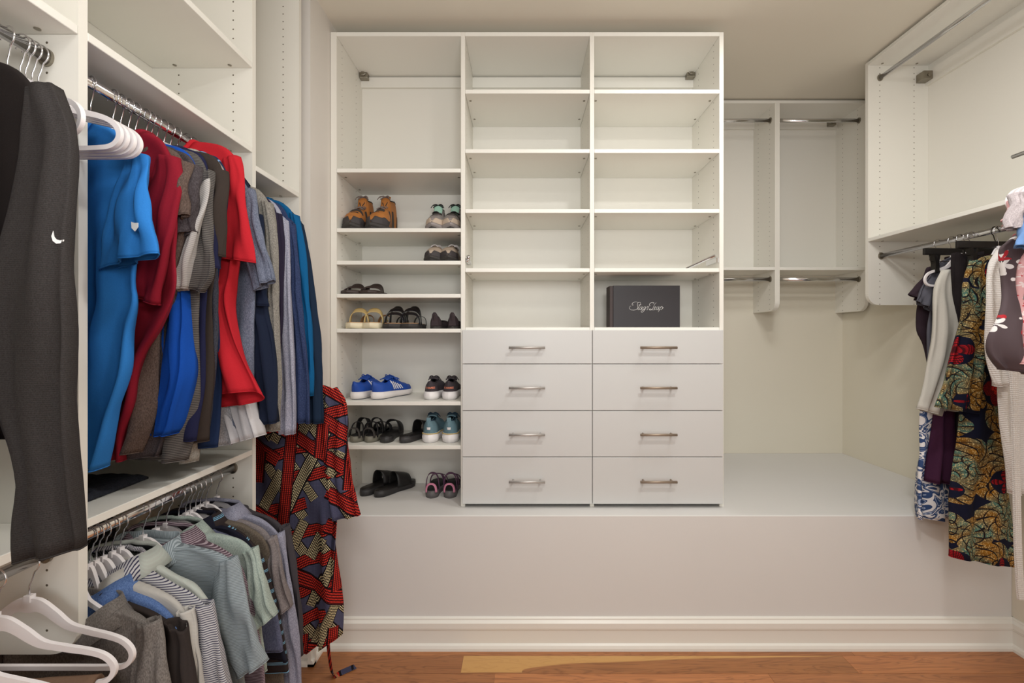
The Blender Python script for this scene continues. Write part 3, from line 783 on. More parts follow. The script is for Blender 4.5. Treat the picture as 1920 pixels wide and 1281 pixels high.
garment('polo_shirt', 'dark navy polo shirt, its sleeve peeking under the slate grey one', 'polo shirt', A(1.435), rzl(10), np_,
    [(440, 330), (462, 345), (482, 380), (490, 460), (494, 560), (508, 640), (516, 710), (520, 792)],
    body_L=[(410, 340), (410, 420), (450, 560), (466, 680), (480, 796)],
    sleeve=([(462, 420), (456, 500), (460, 572)], [(484, 400), (498, 500), (503, 574)]), collar='polo', group=GA)
gm = fabric('grey_melange_wool', (122, 118, 112), 'heather', (162, 158, 150))
garment('sweater', 'grey melange sweater, last on the upper rod of the middle bay', 'sweater', A(1.485), rzl(8), gm,
    [(462, 348), (484, 356), (502, 385), (512, 450), (514, 560), (516, 680), (514, 800)],
    sleeve=([(486, 375), (500, 480), (505, 620), (500, 806)], [(502, 378), (514, 450), (521, 580), (524, 700), (521, 808)]), group=GA)
for hy, n_ in ((1.15, 'second'), (1.345, 'last')):
    pass
# ---------------------------------------------------------------- narrow bay, long sleeves
def B(y): return (RX, y, 1.975)
GB = 'long-sleeved tops in the narrow left bay'
pl = fabric('plum_navy_jersey', (44, 38, 58), 'plain', (60, 54, 76))
garment('long_sleeved_shirt', 'dark plum-navy long-sleeved shirt, first in the narrow bay', 'shirt', B(1.61), rzl(10), pl,
    [(478, 362), (500, 372), (520, 405), (524, 480), (520, 600), (518, 790)],
    sleeve=([(500, 395), (498, 520), (496, 660), (492, 796)], [(518, 398), (528, 470), (529, 560), (524, 680), (521, 796)]), group=GB)
lg = fabric('pale_grey_melange', (150, 152, 172), 'heather', (190, 190, 206))
garment('long_sleeved_shirt', 'pale lilac-grey long-sleeved shirt, second in the narrow bay', 'shirt', B(1.645), rzl(10), lg,
    [(495, 370), (515, 382), (531, 415), (538, 500), (545, 640), (544, 806)],
    sleeve=([(518, 400), (522, 520), (528, 660), (526, 812)], [(531, 412), (540, 500), (550, 620), (553, 720), (551, 814)]), group=GB)
nh = fabric('navy_heather_wool', (44, 56, 92), 'heather', (64, 78, 116))
garment('long_sleeved_shirt', 'navy heathered long-sleeved shirt between the pale grey and teal ones', 'shirt', B(1.685), rzl(10), nh,
    [(505, 376), (528, 388), (545, 425), (555, 520), (566, 660), (572, 788)],
    sleeve=([(532, 405), (542, 520), (552, 650), (554, 790)], [(545, 420), (560, 520), (573, 640), (579, 730), (581, 794)]), group=GB)
tl = fabric('teal_blue_fleece', (14, 92, 146), 'plain', (26, 110, 164))
garment('pullover', 'teal blue zip pullover in the narrow bay', 'pullover', B(1.725), rzl(10), tl,
    [(508, 374), (532, 382), (553, 408), (562, 480), (572, 600), (575, 720)],
    sleeve=([(540, 398), (550, 500), (566, 620), (576, 740)], [(553, 402), (571, 480), (584, 600), (588, 700), (585, 742)]), group=GB)
dn = fabric('ink_navy_softshell', (28, 44, 66), 'plain', (38, 56, 80))
rt, body, sl = garment('jacket', 'ink navy softshell top with small white lettering, last in the narrow bay', 'jacket', B(1.78), rzl(10), dn,
    [(515, 385), (540, 392), (560, 425), (575, 520), (592, 660), (600, 790)],
    sleeve=([(550, 405), (562, 520), (574, 650), (576, 792)], [(561, 420), (579, 500), (597, 620), (603, 720), (604, 794)]), group=GB)
emblem('lettering', [[(561, 467), (562, 467), (562, 475), (561, 475)], [(563, 466), (564, 466), (564, 476), (563, 476)], [(565, 467), (566, 467), (566.3, 476), (565.3, 476)], [(567, 471), (568.6, 471), (568.8, 476), (567.2, 476)]], sl[0], rt, M_LOGO, 'white lettering')
# black belt hanger
m = MB(); P = [(-.022, -.16), (.022, -.16), (.024, -.07), (.018, -.035), (.0, -.022), (-.018, -.035), (-.024, -.07)]
bh = empty('belt_hanger', (-.985, 1.59, 1.985), rzl(25), 'black plastic belt hanger with round holes hooked in the narrow bay', 'belt hanger')
m.prism(P, 1, -.003, .003).build('plate', M_BLACKP, bh)
m = MB()
for x, z in ((.008, -.055), (-.008, -.055), (.008, -.08), (-.008, -.08)): m.disc((x, 0, z), .0045, 1, .008, 12)
m.build('eyelet', M_STEEL, bh); place_part(ME_HKB, 'hook', bh)

# ---------------------------------------------------------------- printed robe
wr = wax_ribbon('ribbon_wax_print')
RO = (-1.10, 1.835, 1.335)
rt, body, sl = garment('robe', 'long red and slate ribbon-printed robe hanging down to the floor beside the shoe shelves', 'robe', RO, rzl(8), wr,
    [(560, 720), (600, 722), (632, 742), (642, 800), (640, 860), (632, 940), (628, 1010), (632, 1090), (636, 1150), (636, 1196)],
    body_L=[(470, 730), (455, 760), (470, 860), (480, 960), (500, 1060), (530, 1140), (553, 1226)],
    sleeve=([(602, 735), (600, 800), (612, 880), (622, 974)], [(622, 728), (645, 770), (656, 850), (665, 910), (674, 966)]),
    fold=([(0, .004), (.3, .016), (1, .024)], 2.4), sl_off=.03, twin=True, body_th=.018, wr=.010, hemdip=-.0, hlabel='white hanger under the red and slate printed robe')
p = [on_surface((body[0], body[1], body[2]), a, b, rt, .006) for a, b in ((640-6, 900), (628, 1000), (612, 1100), (614, 1190))]
def world_local(rt, P):
    M = (Matrix.Translation(rt.location) @ Matrix.Rotation(rt.rotation_euler.z, 4, 'Z')).inverted(); return [M @ Vector(q) for q in P]
def strap_ribbon(P, wdir, wd, th, n=8):
    C = catmull(P, n); v = []; f = []
    wdir = Vector(wdir).normalized()
    for i, c in enumerate(C):
        t = (C[min(i+1, len(C)-1)]-C[max(i-1, 0)]).normalized(); nn = t.cross(wdir).normalized()
        for a, b in ((-.5, -.5), (.5, -.5), (.5, .5), (-.5, .5)): v.append(c + wdir*wd*a + nn*th*b)
    for i in range(len(C)-1):
        for k in range(4): f.append((i*4+k, i*4+(k+1) % 4, i*4+4+(k+1) % 4, i*4+4+k))
    f += [(0, 1, 2, 3), tuple(range(len(C)*4-4, len(C)*4))]; return v, f
def W(px, py, Y): return Vector(((px-VX)*Y/F, Y, CZ+(VY-py)*Y/F))
sv, sf = strap_ribbon([W(632, 880, 1.75), W(628, 980, 1.755), W(620, 1080, 1.77), W(616, 1160, 1.79), W(615, 1200, 1.81), W(618, 1236, 1.835), Vector((-.795, 1.88, .006)), Vector((-.765, 1.905, .004)), Vector((-.725, 1.935, .004))], (.7, -.71, 0), .030, .003)
MB().add(world_local(rt, sv), sf).build('tie_belt', wr, rt)

# ---------------------------------------------------------------- lower rod, middle bay
def C(y): return (RX, y, ZLR)
GC = 'shirts on the lower left rod'
def low(kind, label, cat, y, mat, R, **k):
    k.setdefault('group', GC); k.setdefault('fold', (.010, 2.2))
    return garment(kind, label, cat, C(y), rzl(k.pop('a', 6)), mat, R, **k)
g1 = fabric('grey_pique', (112, 106, 102), 'heather', (140, 134, 130))
low('polo_shirt', 'grey collared shirt nearest on the lower rod', 'shirt', 1.0, g1,
    [(222, 1140), (258, 1158), (285, 1184), (300, 1225), (312, 1290), (322, 1380), (330, 1500)], sleeve=([(250, 1175), (250, 1260), (256, 1400)], [(284, 1170), (305, 1230), (322, 1300), (330, 1400)]), collar='band')
g2 = fabric('espresso_pique', (54, 47, 45), 'plain', (68, 60, 58))
low('polo_shirt', 'black-brown polo shirt second on the lower rod', 'polo shirt', 1.038, g2,
    [(212, 1118), (268, 1142), (312, 1168), (340, 1205), (360, 1270), (380, 1370), (390, 1500)], sleeve=([(300, 1170), (310, 1270), (320, 1390)], [(335, 1190), (362, 1270), (385, 1370), (392, 1400)]), collar='band')
g3 = fabric('denim_blue', (84, 112, 168), 'heather', (112, 140, 190))
low('shirt', 'denim blue shirt, a thin blue line between black-brown and cream', 'shirt', 1.054, g3,
    [(238, 1104), (286, 1128), (322, 1156), (344, 1188), (356, 1230), (370, 1330), (380, 1500)], collar='polo')
g4 = fabric('cream_stripe', (206, 202, 196), 'dstripe', (188, 184, 178), .006, .4)
low('polo_shirt', 'cream polo shirt with an upturned pale collar', 'polo shirt', 1.072, g4,
    [(240, 1085), (292, 1106), (330, 1128), (350, 1165), (362, 1230), (380, 1330), (392, 1500)], sleeve=([(325, 1150), (335, 1240), (345, 1340)], [(348, 1150), (370, 1230), (392, 1330)]), collar='polo')
g5 = fabric('navy_white_stripe', (216, 214, 216), 'stripe', (60, 58, 84), .0048, .4)
low('polo_shirt', 'white polo shirt with bold navy stripes on the lower rod', 'polo shirt', 1.095, g5,
    [(262, 1062), (315, 1092), (362, 1120), (385, 1150), (402, 1210), (425, 1290), (450, 1400)], sleeve=([(345, 1140), (360, 1240), (380, 1370)], [(384, 1140), (408, 1210), (432, 1290), (455, 1390)]), collar='polo', cmat=fabric('navy_white_vstripe', (216, 214, 216), 'vstripe', (60, 58, 84), .0048, .4))
g6 = fabric('pale_sage_stripe', (200, 204, 196), 'dstripe', (182, 188, 180), .005, .4)
low('polo_shirt', 'pale sage polo shirt behind the navy-striped one', 'polo shirt', 1.118, g6,
    [(285, 1052), (325, 1080), (368, 1106), (390, 1138), (402, 1190), (415, 1290), (430, 1400)], collar='polo')
g7 = fabric('mist_blue_stripe', (128, 140, 146), 'stripe', (156, 167, 173), .0034, .5)
low('henley_shirt', 'large misty grey-blue shirt with fine stripes and wide short sleeve', 'shirt', 1.184, g7,
    [(335, 1022), (390, 1032), (428, 1048), (446, 1085), (456, 1160), (462, 1230), (468, 1330)],
    sleeve=([(400, 1060), (392, 1140), (402, 1200), (440, 1270)], [(432, 1050), (462, 1120), (484, 1190), (500, 1240)]), collar='band', sl_th=.017, cmat=fabric('mist_blue_rib', (138, 150, 156), 'vstripe', (166, 176, 182), .004, .5))
g8 = fabric('burgundy_white_stripe', (92, 66, 80), 'stripe', (168, 152, 160), .0042, .4)
low('polo_shirt', 'burgundy striped polo shirt behind the misty grey-blue one', 'polo shirt', 1.225, g8,
    [(362, 1012), (410, 1026), (448, 1056), (465, 1110), (480, 1170), (495, 1230), (500, 1330)], collar='polo')
g9 = fabric('mint_jersey', (158, 172, 164), 'heather', (180, 192, 184))
low('polo_shirt', 'soft mint green polo shirt amid the lower rod', 'polo shirt', 1.262, g9,
    [(375, 1000), (430, 1008), (466, 1030), (482, 1075), (490, 1130), (495, 1190), (498, 1260)],
    sleeve=([(450, 1040), (470, 1110), (486, 1176)], [(470, 1032), (492, 1085), (516, 1154)]), collar='polo')
g10 = fabric('slate_blue_jersey', (84, 88, 112), 'heather', (104, 108, 132))
low('t_shirt', 'slate blue t-shirt behind the mint green polo', 't-shirt', 1.307, g10,
    [(392, 996), (440, 1010), (475, 1045), (496, 1100), (512, 1150), (524, 1200), (526, 1224)])
g11 = fabric('midnight_pique', (26, 27, 40), 'plain', (38, 39, 54))
low('polo_shirt', 'midnight navy polo shirt reaching down lowest of its neighbours', 'polo shirt', 1.334, g11,
    [(398, 985), (440, 998), (480, 1040), (500, 1090), (518, 1150), (532, 1200), (541, 1238)], collar='polo')
g12 = fabric('brown_teal_dashes', (54, 46, 46), 'dash', (120, 168, 196), .03)
low('polo_shirt', 'brown polo shirt with a column of light blue dashes', 'polo shirt', 1.352, g12,
    [(408, 980), (450, 998), (488, 1035), (506, 1085), (520, 1140), (532, 1190), (540, 1260)], collar='polo')
g13 = fabric('olive_brown_knit', (96, 86, 76), 'heather', (118, 108, 96))
low('sweater', 'olive brown knitted shirt behind the dashed brown polo', 'sweater', 1.375, g13,
    [(414, 974), (460, 985), (496, 1012), (508, 1050), (516, 1110), (530, 1190), (536, 1290)])
g14 = fabric('taupe_heather', (120, 112, 112), 'heather', (146, 138, 138))
low('t_shirt', 'taupe t-shirt, its cuff ending just left of the lavender-grey shirt', 't-shirt', 1.395, g14,
    [(425, 970), (470, 982), (502, 1005), (514, 1050), (522, 1110), (530, 1200), (536, 1290)],
    sleeve=([(492, 1015), (508, 1080), (524, 1152)], [(508, 1010), (530, 1070), (545, 1138)]))
g15 = fabric('lavender_grey_linen', (132, 132, 150), 'heather', (162, 162, 178))
low('button_shirt', 'lavender-grey linen shirt with a stiff collar, near the end of the rod', 'shirt', 1.42, g15,
    [(448, 962), (490, 976), (522, 1005), (536, 1060), (548, 1140), (560, 1220), (568, 1330)],
    sleeve=([(505, 1010), (518, 1100), (530, 1230), (535, 1330)], [(522, 1002), (543, 1090), (560, 1200), (568, 1330)]), collar='polo')
g16 = fabric('graphite_jersey', (66, 62, 66), 'plain', (80, 76, 82))
low('long_sleeved_shirt', 'graphite long-sleeved shirt, last on the lower rod', 'shirt', 1.47, g16,
    [(462, 958), (505, 970), (535, 995), (550, 1050), (560, 1130), (564, 1230)],
    sleeve=([(520, 990), (535, 1090), (545, 1228)], [(534, 990), (555, 1070), (566, 1160), (568, 1228)]))
pf = floral('dark_lace_print', (34, 28, 28), (120, 108, 96), (70, 58, 52), 30)
garment('blouse', 'dark small-patterned blouse hanging flat against the back, behind the lower rod hangers', 'blouse', (-1.245, 1.17, 1.02), PI/2, pf,
    [(.07, -.06), (.14, -.085), (.19, -.14), (.19, -.3), (.18, -.5)], body_L=[(-.07, -.06), (-.14, -.085), (-.19, -.14), (-.19, -.3), (-.18, -.5)], pixel=False, fold=(.004, 2.5), hlabel='hanger of the dark small-patterned blouse')
# folded throw on the shelf
tb = MB()
def soft_slab(x0, x1, y0, y1, z0, h, nx=26, ny=26, amp=.006, seed=0):
    v = []; f = []
    for layer in (0, 1):
        for i in range(nx):
            for j in range(ny):
                u = i/(nx-1); w_ = j/(ny-1); e = min(u, 1-u, w_, 1-w_); rr = min(1, e*9)**.5
                x = x0+(x1-x0)*u; y = y0+(y1-y0)*w_
                z = z0 if layer == 0 else z0 + h*(.35+.65*rr) + amp*noise.noise(Vector((x*40, y*40, seed)))
                v.append((x, y, z))
    n = nx*ny
    for i in range(nx-1):
        for j in range(ny-1):
            a = i*ny+j; f.append((a, a+1, a+ny+1, a+ny)); f.append((n+a, n+a+1, n+a+ny+1, n+a+ny))
    for i in range(nx-1):
        for j in (0, ny-1): a = i*ny+j; f.append((a, a+ny, n+a+ny, n+a))
    for j in range(ny-1):
        for i in (0, nx-1): a = i*ny+j; f.append((a, a+1, n+a+1, n+a))
    return v, f
pile = NT('dark_navy_pile'); vv_, x_, y_, z_ = pile.coord(); pile.base(pile.mix(pile.noise(vv_, 120, 3), srgb(18, 20, 28), srgb(46, 50, 64))); pile.rough(.95)
pile.bump(pile.noise(vv_, 260, 3), 1.0, .006); M_PILE = pile.m
v, f = soft_slab(-1.22, -1.035, .985, 1.235, ZS2+.0015, .02, seed=3)
tag(mobj('folded_throw', [(a+1.12, b-1.1, c-ZS2) for a, b, c in v], f, M_PILE, None, True), 'dark navy fluffy throw folded flat on the shelf under the bright blue t-shirt', 'throw').location = (-1.12, 1.1, ZS2)

# ---------------------------------------------------------------- nearest bay: jacket, empty hangers, trousers
jb = fabric('black_ribbed_fleece', (44, 37, 36), 'stripe', (30, 25, 24), .0034, .45, rough=.75); jb0 = fabric('black_fleece', (34, 29, 28), 'plain', (42, 36, 35), rough=.75)
rt, body, sl = garment('jacket', 'black ribbed sports top with a white swoosh, nearest on the left', 'jacket', (RX, .80, ZUR), rzl(10), jb0,
    [(-25, 112), (30, 130), (72, 180), (92, 270), (85, 400), (75, 520), (62, 640), (60, 760), (40, 820)],
    body_L=[(-200, 120), (-320, 160), (-330, 300), (-330, 500), (-320, 640), (-300, 760), (-260, 800)],
    sleeve=([(25, 160), (8, 300), (2, 450), (-4, 600), (-2, 740), (42, 880), (44, 960), (46, 1044)], [(62, 140), (94, 220), (107, 285), (118, 450), (129, 620), (138, 820), (142, 930), (147, 1030)]),
    smat=jb, fold=(.008, 2.0), sl_th=.018, sl_off=.03)
emblem('swoosh', [[(100, 433), (96.5, 443), (99, 452), (105.5, 457), (106, 449), (102, 444)], [(105.5, 457), (113, 456.5), (120, 452), (120, 449.5), (113, 451), (106, 449)]], sl[0], rt, M_LOGO, 'white swoosh')
sb = fabric('slate_blue_plain', (88, 92, 120), 'plain')
garment('t_shirt', 'slate blue shirt edge at the left border of the frame', 't-shirt', (RX, .74, ZUR), rzl(4), sb,
    [(-90, 150), (-60, 180), (-45, 300), (-30, 500), (-40, 640), (-18, 800), (-10, 1000)], body_L=[(-250, 150), (-330, 200), (-330, 300), (-330, 500), (-320, 640), (-320, 800), (-300, 1000)], hang=False)
EH = 'empty white hangers'
for i, (y, a) in enumerate(((.872, 16), (.894, 3), (.904, 2), (.916, 1), (.928, 0))):
    hanger((RX, y, ZUR), rzl(a), ('empty white hanger turned slightly, nearest of the bunch by the black top', 'empty white hanger on the upper near rod, front of the tight bunch', 'empty white hanger on the upper near rod, second of the tight bunch', 'empty white hanger on the upper near rod, third of the tight bunch', 'empty white hanger on the upper near rod, rearmost against the panel')[i], EH)
hanger((RX, .911, ZLR), rzl(0), 'empty white hanger on the lower near rod, hook below the black cuff', EH)
hanger((RX, .850, ZLR), rzl(-6), 'white hanger on the lower near rod in front of the brown trousers', EH)
hanger((RX, .775, ZLR), rzl(-2), 'white hanger cut by the bottom left corner of the photo', EH)
tw = fabric('brown_twill', (124, 98, 80), 'plain', (142, 114, 94)); jn = fabric('indigo_denim', (44, 58, 92), 'heather', (66, 82, 118))
def trousers(label, O, rz, mat, w0, w1, drop, seed, group=None):
    rt = empty('trousers', O, rz, label, 'trousers', group); n = 22; v = []; f = []
    prof = [(-.018, -drop)] + [(-.016, -drop*(1-k/8)) for k in range(1, 8)] + [(-.015, -.01), (-.008, .004), (0, .008), (.008, .004), (.015, -.01)] + [(.016, -drop*.92*k/8) for k in range(1, 9)]
    for i in range(n):
        t = i/(n-1); x = w0+(w1-w0)*t
        for (py, pz) in prof:
            wv = .008*noise.noise(Vector((t*6+seed, pz*5, seed))) * (1 if pz < -.02 else .2)
            v.append((x+.004*noise.noise(Vector((pz*9, seed, t))), py*1.1+wv, -.212+pz))
    m = len(prof)
    for i in range(n-1):
        for k in range(m-1): f.append((i*m+k, i*m+k+1, (i+1)*m+k+1, (i+1)*m+k))
    mobj('legs', v, f, mat, rt, True, mods=(('SOLIDIFY', .007),))
    MB().tube([(w1, -.016, -.23), (w1, -.017, -.23-drop*.8)], .0022, 6).build('seam', mat, rt)
    return rt
trousers('brown twill trousers folded over a hanger in the near lower bay', (RX, .850, ZLR), rzl(-6), tw, -.15, .180, .35, 1)
trousers('dark indigo jeans folded over a hanger in the bottom left corner', (RX, .775, ZLR), rzl(-2), jn, -.15, .15, .4, 4)

# ---------------------------------------------------------------- right wall
RXR = 1.99; ZRR = 1.884
def D(y): return (RXR, y, ZRR)
GD = 'clothes on the right-hand rod'
def right(kind, label, cat, y, mat, R, **k):
    k.setdefault('group', GD); return garment(kind, label, cat, D(y), rzr(k.pop('a', 4)), mat, R, side='right', **k)
LR = lambda z: [(-.075, -.1), (-.17, -.15), (-.19, -.3), (-.18, (z-.3)/2), (-.17, z)]
def conv_L(y, a, R):  # wall-side edge, generic
    z = ray_local(R[-1][0], R[-1][1], D(y), rzr(a))[1]; return z
def gL(zt, zh): return v2([(-.075, zt), (-.14, zt-.03), (-.19, zt-.07), (-.18, -.35), (-.16, zh)])
d1 = fabric('plum_black_jersey', (54, 42, 50), 'plain', (68, 54, 62))
right('t_shirt', 'dark plum t-shirt, farthest on the right-hand rod', 't-shirt', 2.13, d1,
    [(1790, 482), (1765, 490), (1745, 505), (1732, 540), (1722, 580), (1722, 620), (1735, 650), (1745, 720), (1752, 800), (1758, 860)],
    sleeve=([(1770, 495), (1752, 530), (1735, 572)], [(1748, 500), (1728, 524), (1706, 552)]), sl_th=.011)
d2 = fabric('steel_grey_jersey', (92, 92, 102), 'plain', (108, 108, 118))
right('t_shirt', 'steel grey t-shirt with a cap sleeve beside the white hanger end', 't-shirt', 2.06, d2,
    [(1800, 478), (1775, 486), (1760, 505), (1750, 560), (1738, 610), (1738, 660), (1742, 760), (1740, 876)],
    sleeve=([(1782, 495), (1768, 540), (1750, 585)], [(1762, 492), (1742, 520), (1717, 564)]), sl_th=.011)
d3 = swirl('blue_white_swirl')
right('skirt', 'blue and white swirl-printed skirt reaching lowest behind the purple top', 'skirt', 2.02, d3,
    [(1770, 640), (1752, 690), (1728, 760), (1722, 840), (1716, 885), (1715, 970)], body_L=[(1800, 640), (1815, 700), (1820, 780), (1822, 850), (1824, 900), (1826, 975)], collar=None)
d4 = fabric('aubergine_jacquard', (68, 34, 60), 'plain', (84, 46, 74))
right('blouse', 'aubergine blouse whose hem shows above the blue swirl skirt', 'blouse', 1.99, d4,
    [(1822, 480), (1800, 490), (1780, 520), (1768, 640), (1755, 740), (1748, 830), (1742, 904)], body_L=[(1850, 480), (1860, 520), (1850, 640), (1830, 760), (1815, 840), (1800, 906)])
d5 = fabric('off_white_denim', (204, 200, 190), 'plain', (216, 212, 204))
right('jacket', 'off-white denim jacket with a gathered seam down its sleeve', 'jacket', 1.97, d5,
    [(1830, 480), (1805, 492), (1785, 510), (1780, 600), (1770, 700), (1768, 770)], body_L=[(1860, 480), (1870, 520), (1860, 600), (1850, 700), (1840, 770)],
    sleeve=([(1800, 505), (1800, 600), (1790, 690), (1766, 780)], [(1775, 505), (1758, 545), (1748, 640), (1735, 715), (1719, 766)]), sl_th=.018, sl_off=.02)
d6 = fabric('black_crepe', (34, 29, 31), 'plain', (46, 40, 42))
right('trousers', 'black trousers clipped to a black hanger above the fan-printed dress', 'trousers', 1.93, d6,
    [(1790, 474), (1786, 500), (1790, 550), (1798, 600), (1800, 660), (1800, 760), (1800, 850)], body_L=[(1840, 472), (1845, 520), (1850, 600), (1850, 700), (1848, 850)], collar=None, hang=False, wr=.012, fold=(.012, 3))
wf = wax_fan('fan_wax_print')
right('dress', 'long dark dress printed with gold-teal fans and red flowers', 'dress', 1.86, wf,
    [(1882, 476), (1850, 480), (1826, 494), (1816, 540), (1812, 640), (1806, 740), (1800, 810), (1790, 880), (1781, 940), (1779, 1042)],
    body_L=[(1930, 480), (1950, 520), (1930, 640), (1905, 740), (1895, 820), (1892, 900), (1900, 980), (1905, 1064)],
    sleeve=([(1852, 490), (1856, 580), (1846, 670), (1832, 776)], [(1830, 486), (1812, 530), (1802, 600), (1780, 680), (1750, 762)]), sl_th=.016, sl_off=.022, fold=(.010, 2.0), a=3)
m = MB(); P = [W(1794, 1030, 1.80), W(1790, 1044, 1.80), W(1787, 1054, 1.80)]
kn = fabric('white_cable_knit', (240, 236, 232), 'knit', (222, 214, 210), .014)
rtk, body, sl = right('cardigan', 'white cable-knit cardigan with a long belt at the right edge', 'cardigan', 1.70, kn,
    [(1940, 452), (1905, 460), (1884, 480), (1878, 560), (1872, 660), (1868, 760), (1876, 840), (1890, 924)],
    body_L=[(2010, 452), (2030, 500), (2030, 600), (2010, 760), (2000, 924)],
    sleeve=([(1900, 480), (1905, 580), (1896, 650), (1892, 722)], [(1882, 466), (1858, 505), (1848, 580), (1850, 650), (1864, 724)]), sl_th=.016, sl_off=.02, wr=.004)
sv, sf = strap_ribbon([W(1900, 690, 1.60), W(1904, 800, 1.60), W(1906, 920, 1.60), W(1909, 1040, 1.60), W(1914, 1124, 1.60)], (1, 0, 0), .021, .009)
MB().add(world_local(rtk, sv), sf).build('belt', kn, rtk, label='narrow knitted belt hanging free')
# black clip hangers
def clip_hanger(y, label, clips=(.12, -.12)):
    rt = empty('clip_hanger', D(y), rzr(3), label, 'hanger', 'black clip hangers'); place_part(ME_HKB, 'hook', rt)
    MB().box(-.175, .175, -.006, .006, -.077, -.046).build('bar', M_BLACKP, rt, mods=(('BEVEL', .003, 2),))
    MB().tube([(.145, 0, -.075), (.145, 0, -.10), (.138, 0, -.106), (-.138, 0, -.106), (-.145, 0, -.10), (-.145, 0, -.075)], .0015, 6).build('wire', M_DARKHOOK, rt, smooth=True)
    for c in clips:
        m = MB().prism([(c-.014, -.078), (c-.006, -.078), (c, -.10), (c+.008, -.076), (c+.018, -.076), (c+.008, -.115), (c+.010, -.155), (c-.010, -.155), (c-.008, -.11)], 1, -.012, .012)
        m.build('clip', M_BLACKP, rt)
    return rt
clip_hanger(2.022, 'black clip hanger, the farther of two on the right-hand rod')
clip_hanger(1.87, 'black clip hanger, the nearer one above the fan-printed dress', (.105, -.12))
# near cluster on the pull-out valet rod
GV = 'tops on the pull-out rod at the right edge'
def V_(x): return (x, 1.05, 1.90)
fb = floral('taupe_floral', (78, 64, 68), (226, 222, 220), (176, 34, 44), 13)
def valet_top(kind, label, cat, O, rz, mat, R, **k): return garment(kind, label, cat, O, rz, mat, R, side='right', group=GV, hfull=True, **k)
valet_top('blouse', 'dark taupe blouse with white flowers and red dots', 'blouse', (1.51, 1.213, 1.990), rzr(6), fb,
    [(1910, 440), (1890, 455), (1880, 470), (1886, 520), (1884, 560), (1872, 600), (1862, 636), (1868, 668), (1888, 692)],
    body_L=[(2080, 440), (2100, 480), (2100, 540), (2080, 600), (2060, 660), (2040, 720)], twin=False, wr=.006, body_th=.018)
pk = floral('pink_floral', (222, 170, 172), (236, 216, 216), (196, 60, 70), 40)
valet_top('blouse', 'pink flowered blouse, a sliver at the right edge', 'blouse', (1.51, 1.196, 1.990), rzr(6), pk,
    [(1960, 430), (1935, 450), (1914, 500), (1912, 560), (1910, 620), (1911, 682)], body_L=[(2090, 430), (2150, 500), (2150, 560), (2140, 620), (2120, 690)],
    sleeve=([(1930, 392), (1922, 405), (1912, 428)], [(1908, 372), (1896, 395), (1884, 412)]), twin=False)
mg = fabric('mauve_grey_rib', (178, 168, 170), 'heather', (200, 190, 192))
valet_top('t_shirt', 'mauve-grey top with a narrow sleeve beside the white hanger ends', 't-shirt', (1.51, 1.178, 1.990), rzr(6), mg,
    [(1980, 350), (1950, 370), (1935, 420), (1932, 480), (1930, 560)], body_L=[(2090, 360), (2150, 420), (2150, 480), (2140, 560)],
    sleeve=([(1925, 362), (1922, 390), (1912, 432)], [(1915, 358), (1900, 390), (1888, 426)]), twin=False, sl_th=.012)
sbl = fabric('sky_blue_cotton', (112, 150, 205), 'plain', (128, 164, 214))
valet_top('t_shirt', 'sky blue top showing one cuff at the right edge', 't-shirt', (1.51, 1.158, 1.990), rzr(6), sbl,
    [(2000, 380), (1975, 400), (1950, 450), (1945, 520)], body_L=[(2120, 380), (2180, 420), (2180, 460), (2170, 520)],
    sleeve=([(1960, 392), (1955, 420), (1946, 466)], [(1935, 385), (1918, 420), (1901, 460)]), twin=False, sl_th=.011)

# ---------------------------------------------------------------- footwear: x = towards the toe, origin under the heel
SOLE_W = [(0, .018), (.03, .028), (.12, .034), (.3, .033), (.45, .034), (.62, .043), (.75, .047), (.88, .041), (.96, .026), (1, .012)]
def outline(L, wk=1.0, n=40, side=1, grow=0.0):
    """shoe-print outline, rounded at both ends; side mirrors the inward curve of the toe"""
    P = []
    for sgn in (1, -1):
        rng = range(n) if sgn > 0 else range(n-1, -1, -1)
        for i in rng:
            s = (1-math.cos(PI*i/(n-1)))/2; wd = interp(SOLE_W, s)*wk
            e = (1-(2*s-1)**8)**.5 if abs(2*s-1) < 1 else 0
            cy = side*.010*math.sin(PI*min(1, max(0, (s-.35)/.65)))
            P.append(((s*L)*(1+2*grow/L)-grow, cy + sgn*(wd+grow)*max(e, .05)))
    return P
def slab(P, z0f, z1f, L, bulge=.0):
    """solid between two height profiles over an outline"""
    n = len(P); v = []; f = []; cx = L*.5
    levels = [(0, 0), (.5, 1), (1, 0)]
    for t, bl in levels:
        for x, y in P:
            s = min(1, max(0, x/L)); z = z0f(s)+(z1f(s)-z0f(s))*t
            v.append((cx+(x-cx)*(1+bl*bulge/(L*.5)), y*(1+bl*bulge/.04), z))
    for a in range(2):
        for k in range(n): f.append((a*n+k, a*n+(k+1) % n, (a+1)*n+(k+1) % n, (a+1)*n+k))
    h = n//2
    for base in (0, 2*n):
        for k in range(h-1): f.append((base+k, base+k+1, base+n-2-k, base+n-1-k))
    return v, f
